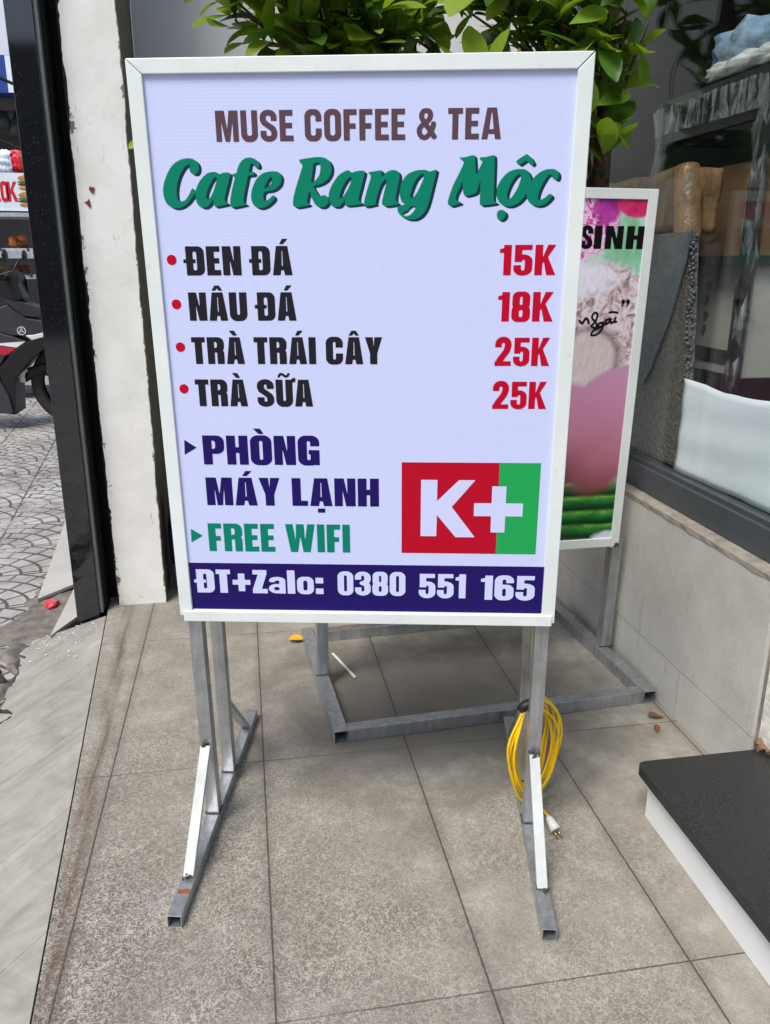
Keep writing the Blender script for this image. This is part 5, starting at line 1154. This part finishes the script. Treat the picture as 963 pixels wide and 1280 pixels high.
bp('instrument_cluster', [(-2.049,1.178),(-2.0,1.192),(-1.931,1.214),(-1.876,1.227),(-1.821,1.184),(-1.841,1.123),(-1.808,0.999),(-1.883,0.984),(-1.975,1.016),(-2.065,1.056)], -.11, .11, 'bikeblack', bev=.03)
for y in (-.30, .30):
    bm = BM(); tube(bm, [(hb[0][0]-.05, YB+y*.8, hb[0][1]), (hb[0][0]-.02, YB+y, hb[0][1]+.10), (hb[0][0]+.03, YB+y*1.05, hb[0][1]+.16)], .009, 8); ms = obj('mirror', bm, 'bikeblack', bk, smooth=True)
    bm = BM(); bmesh.ops.create_uvsphere(bm, u_segments=16, v_segments=10, radius=1, matrix=Matrix.Translation((hb[0][0]+.06, YB+y*1.05, hb[0][1]+.18)) @ Matrix.Diagonal((.02, .065, .05, 1))); obj('mirror_head', bm, 'bikeblack', ms, smooth=True)
    bm = BM(); tube(bm, [(hb[0][0]-.03, YB+y*.7, hb[0][1]+.02), (hb[0][0]+.05, YB+y*.9, hb[0][1]+.035), (hb[0][0]+.06, YB+y*1.2, hb[0][1]+.02)], .010, 8); obj('brake_lever', bm, 'bikeblack', bk, smooth=True)
x0 = wc[0]
bp('seat', [(x0-1.95, .78), (x0-1.5, .80), (x0-1.05, .70), (x0-.85, .74), (x0-.85, .66), (x0-1.2, .62), (x0-1.9, .68)], -.13, .13, 'bikeblack', bev=.03)
bp('tail_panel', [(x0-2.05, .72), (x0-1.5, .66), (x0-.9, .64), (x0-.55, .60), (x0-.55, .40), (x0-1.0, .34), (x0-1.6, .50)], -.12, .12, 'bikegrey', bev=.03)
bp('engine', [(x0-1.2, .36), (x0-.6, .38), (x0-.55, .12), (x0-1.1, .08)], -.10, .10, 'chrome', bev=.03)
bp('exhaust', [(x0-2.0, .36), (x0-1.2, .14), (x0-1.2, .06), (x0-2.05, .22)], -.20, -.12, 'chrome', bev=.03)
bp('swing_arm', [(x0-1.72, .26), (x0-1.0, .30), (x0-1.0, .22), (x0-1.72, .16)], -.09, .09, 'bikeblack', bev=.01)

# food cart
YC = 9.0
ct = thing('food_cart', 'street food cart with a white burger sign and a glass food case', 'food cart', (-2.9, 9.2, -0.1))
(cx1, cz1), (_, cz0) = [(-1.828,2.131),(-1.869,1.781)]
M['signwhite'] = simple('pale_sign_board', lin(222, 232, 242), 0.4, var=0.03)
M['signred'] = simple('red_sign_letters', lin(206, 24, 44), 0.4); M['steel'] = simple('stainless_steel', lin(206, 210, 212), 0.3, 0.5)
XL, XR = -4.4, cx1
bm = BM(); box(bm, (XL, YC, cz0), (XR, YC+.04, cz1)); sg = obj('sign_board', bm, 'signwhite', ct)
BC = Board((0, YC-.001, 0), (1, 0, 0), (0, 0, 1))
lt = [(-2.346,1.864),(-2.297,2.041),(-2.29,1.865),(-2.217,2.05),(-2.228,1.866),(-2.132,2.051)]
p = Print(BC, 0.002)
for ch, i in (('L', 0), ('O', 2), ('K', 4)):
    ua, ub_ = lt[i][0]*1000, lt[i+1][0]*1000; va, vb = lt[i][1]*1000, lt[i+1][1]*1000
    f, w = glyph(ch, .2); kx, ky = (ub_-ua)/w, vb-va
    p.field(lambda X, Y: f((X-ua)/kx, (Y-va)/ky)*kx, ua-5, ub_+5, va-10, vb+10, 5)
p.build('sign_lettering', 'signred', sg)
M['bun'] = simple('bun_brown', lin(186, 128, 62), 0.5, var=0.2, scale=30); M['lettuce'] = simple('lettuce_green', lin(70, 120, 40), 0.5, var=0.3, scale=30); M['patty'] = simple('patty_brown', lin(70, 42, 26), 0.6)
for px_ in ((-2.041,2.038), (-2.053,1.883)):
    for dz, hw, hh, mt in ((.045, .075, .03, 'bun'), (.012, .085, .012, 'lettuce'), (-.012, .08, .014, 'patty'), (-.045, .075, .02, 'bun')):
        bm = BM(); bmesh.ops.create_uvsphere(bm, u_segments=16, v_segments=8, radius=1, matrix=Matrix.Translation((px_[0], YC-.003, px_[1]+dz)) @ Matrix.Diagonal((hw, .004, hh, 1))); obj('printed_burger', bm, mt, sg)
(_, z1a), (_, z0a), (_, z1b), (_, z0b) = [(-2.172,1.766),(-2.177,1.725),(-2.218,1.399),(-2.227,1.33)]
bm = BM(); box(bm, (XL, YC-.03, z0a), (XR, YC+.55, z1a-.003)); obj('top_rail', bm, 'steel', ct)
bm = BM(); box(bm, (XL, YC-.03, z0b), (XR, YC+.55, z1b)); obj('counter_top', bm, 'steel', ct)
for x in (XL+.03, XR-.03, (XL+XR)/2):
    for y in (YC, YC+.5):
        bm = BM(); box(bm, (x-.02, y-.02, -.1), (x+.02, y+.02, z0a)); obj('cart_post', bm, 'steel', ct)
zc_ = 0.562
bm = BM(); box(bm, (XL+.06, YC+.03, .05), (XR-.06, YC+.47, zc_)); obj('cabinet', bm, 'steel', ct)
for zs in (z0b-.20, zc_+.005):
    bm = BM(); box(bm, (XL+.06, YC+.03, zs), (XR-.06, YC+.47, zs+.012)); obj('shelf', bm, 'steel', ct)
fc = [lin(176, 96, 40), lin(60, 140, 50), lin(190, 40, 44), lin(206, 170, 90), lin(120, 70, 40), lin(220, 210, 190)]
fm = [simple('food_tone', c_, 0.5, var=0.3, scale=30) for c_ in fc]
kinds = (('orange brown food tray', 0), ('green vegetable tray', 1), ('red sausage tray', 2), ('golden bread tray', 3), ('dark brown meat tray', 4), ('pale bun tray', 5))
n_ = 0
for z_, hmax in ((z0b+(z1b-z0b), .22), (z0b-.188, .11), (zc_+.018, .16)):
    for i in range(9):
        x = XR-.16-i*.26; kd, mi = kinds[(i*5+int(z_*10)) % 6]
        tr_ = thing('food_tray', kd+' on the '+('counter top' if hmax == .22 else 'upper shelf' if hmax == .11 else 'lower shelf')+' of the food cart', 'food tray', (x, YC+.25, z_+.001), 'food trays on the cart')
        bm = BM(); box(bm, (x-.115, YC+.08, z_+.002), (x+.115, YC+.42, z_+.03)); obj('tray', bm, 'steel', tr_)
        bm = BM()
        for q in range(10): bmesh.ops.create_icosphere(bm, subdivisions=2, radius=1, matrix=Matrix.Translation((x+rnd.uniform(-.07, .07), YC+rnd.uniform(.13, .36), z_+.055+rnd.uniform(0, hmax*.35))) @ Matrix.Diagonal((rnd.uniform(.03, .06), rnd.uniform(.03, .06), rnd.uniform(.02, .045), 1)))
        obj('food', bm, fm[mi], tr_, smooth=True)

# things standing on the cart roof / hung goods just above the sign board
(_, zg1), (_, zg0) = [(-2.141,2.409),(-2.172,2.165)]
for i, (xa, w_, mt, lab) in enumerate(((-2.113, .15, 'signred', 'bright red bag hanging above the cart sign'), (-2.043, .13, 'lettuce', 'green bag hanging above the cart sign'), (-2.264, .14, 'signwhite', 'white bag hanging above the cart sign'), (-1.981, .12, 'bun', 'tan bag hanging above the cart sign'))):
    bag('goods_bag', lab, 'bag', (xa, 9.22, cz1+.002), (w_, .14, (zg1-zg0)*.8), mt, 40+i, .02, 'bags above the cart sign')

# shop building across the pavement
YS = 11.2
bd = thing('shop_building', 'white shop building with a blue fascia behind the food cart', 'building', (-6, 12, -0.1))
(_, za1), (_, za0), (_, zt0) = [(-2.58,3.567),(-2.631,3.174),(-2.575,3.609)]
M['shopwhite'] = simple('bright_white_wall', lin(214, 217, 224), 0.6, var=0.03, scale=3)
M['blue'] = simple('deep_blue_fascia', lin(28, 62, 140), 0.4, var=0.06); M['shopdark'] = simple('dim_shop_wall', lin(92, 90, 88), 0.8, var=0.1)
bm = BM(); box(bm, (-16, YS, zt0), (-1.0, YS+4, 9)); obj('upper_wall', bm, 'shopwhite', bd)
bm = BM(); box(bm, (-16, YS-.25, za0), (-1.0, YS-.003, za1)); fs = obj('fascia', bm, 'blue', bd)
for xa, xb in [(-2.554,-2.461),(-2.422,-2.409),(-2.179,-2.108)]:
    bm = BM(); box(bm, (xa, YS-.256, za0+.004), (xb, YS-.2505, za1-.004)); obj('white_stripe', bm, 'signwhite', fs)
(gx, gz), (gx2, gz2) = [(-3.13,3.576),(-2.423,3.581)]
bm = BM(); tube(bm, [(gx, YS-.12, gz), (gx2, YS-.12, gz)], .012, 8); tube(bm, [(gx2, YS-.12, gz), (gx2, YS-.003, gz)], .012, 8); obj('bracket_rail', bm, 'chrome', bd, smooth=True)
bm = BM(); box(bm, (-16, YS+3, -.1), (-1.0, YS+3.2, zt0-.003)); obj('inner_wall', bm, 'shopdark', bd)
bm = BM(); box(bm, (-16, YS+.02, za0-.1), (-1.0, YS+2.99, za0-.003)); obj('ceiling', bm, 'shopdark', bd)
for x in (-16, -8, -1.2):
    bm = BM(); box(bm, (x, YS+.01, -.1), (x+.25, YS+.3, za0-.101)); obj('column', bm, 'shopwhite', bd)
for x in (-14, -11, -8, -5):
    bm = BM(); box(bm, (x, YS-.02, 4.9), (x+1.6, YS-.0005, 6.6)); wn = obj('window', bm, 'alu_dark', bd)
    bm = BM(); box(bm, (x+.08, YS-.03, 4.98), (x+1.52, YS-.021, 6.52)); obj('window_glass', bm, 'granite_pol', wn)
for (lx, lz), lab in zip([(-2.814,2.978),(-2.661,2.892)], ('dark bell lamp hanging under the blue fascia, left one', 'dark bell lamp hanging under the blue fascia, right one')):
    lp = thing('pendant_lamp', lab, 'lamp', (lx, 11.6, lz), 'bell lamps under the fascia')
    bm = BM(); lathe(bm, [(.02, .14), (.05, .10), (.08, .02), (.11, -.10), (.10, -.10), (.07, .02)], (lx, 11.6, lz), 20); obj('lamp_shade', bm, 'alu_dark', lp, smooth=True)
    bm = BM(); tube(bm, [(lx, 11.6, lz+.14), (lx, 11.6, za0-.1)], .012, 6); obj('cord', bm, 'void_black', lp)
for i, (A, B) in enumerate(zip([(-2.457,3.015),(-2.53,2.532)], [(-1.69,2.711),(-1.719,2.188)])):
    bm = BM(); a_, b_ = V((A[0]-3, 8.2, A[1]+1.2)), V((B[0]+3.4, 8.9, B[1]-.9)); 
    mid = [(V((A[0], 8.2, A[1]))).lerp(V((B[0], 8.3, B[1])), s_) for s_ in (0, .5, 1)]
    tube(bm, [a_]+mid+[b_], .014, 6)
    tag(obj('overhead_cable', bm, 'void_black', smooth=True), ('upper' if i == 0 else 'lower')+' black cable slanting across in front of the food cart', 'cable', 'slanting cables at the cart')
# building opposite, behind the photographer, that the polished stone and the glass mirror
bo = thing('street_building', 'grey building on the far side of the street behind the camera', 'building', (-4, -14, -0.1))
bm = BM(); box(bm, (-16, -16, -.1), (10, -13, 5.5)); obj('wall', bm, 'shopdark', bo)
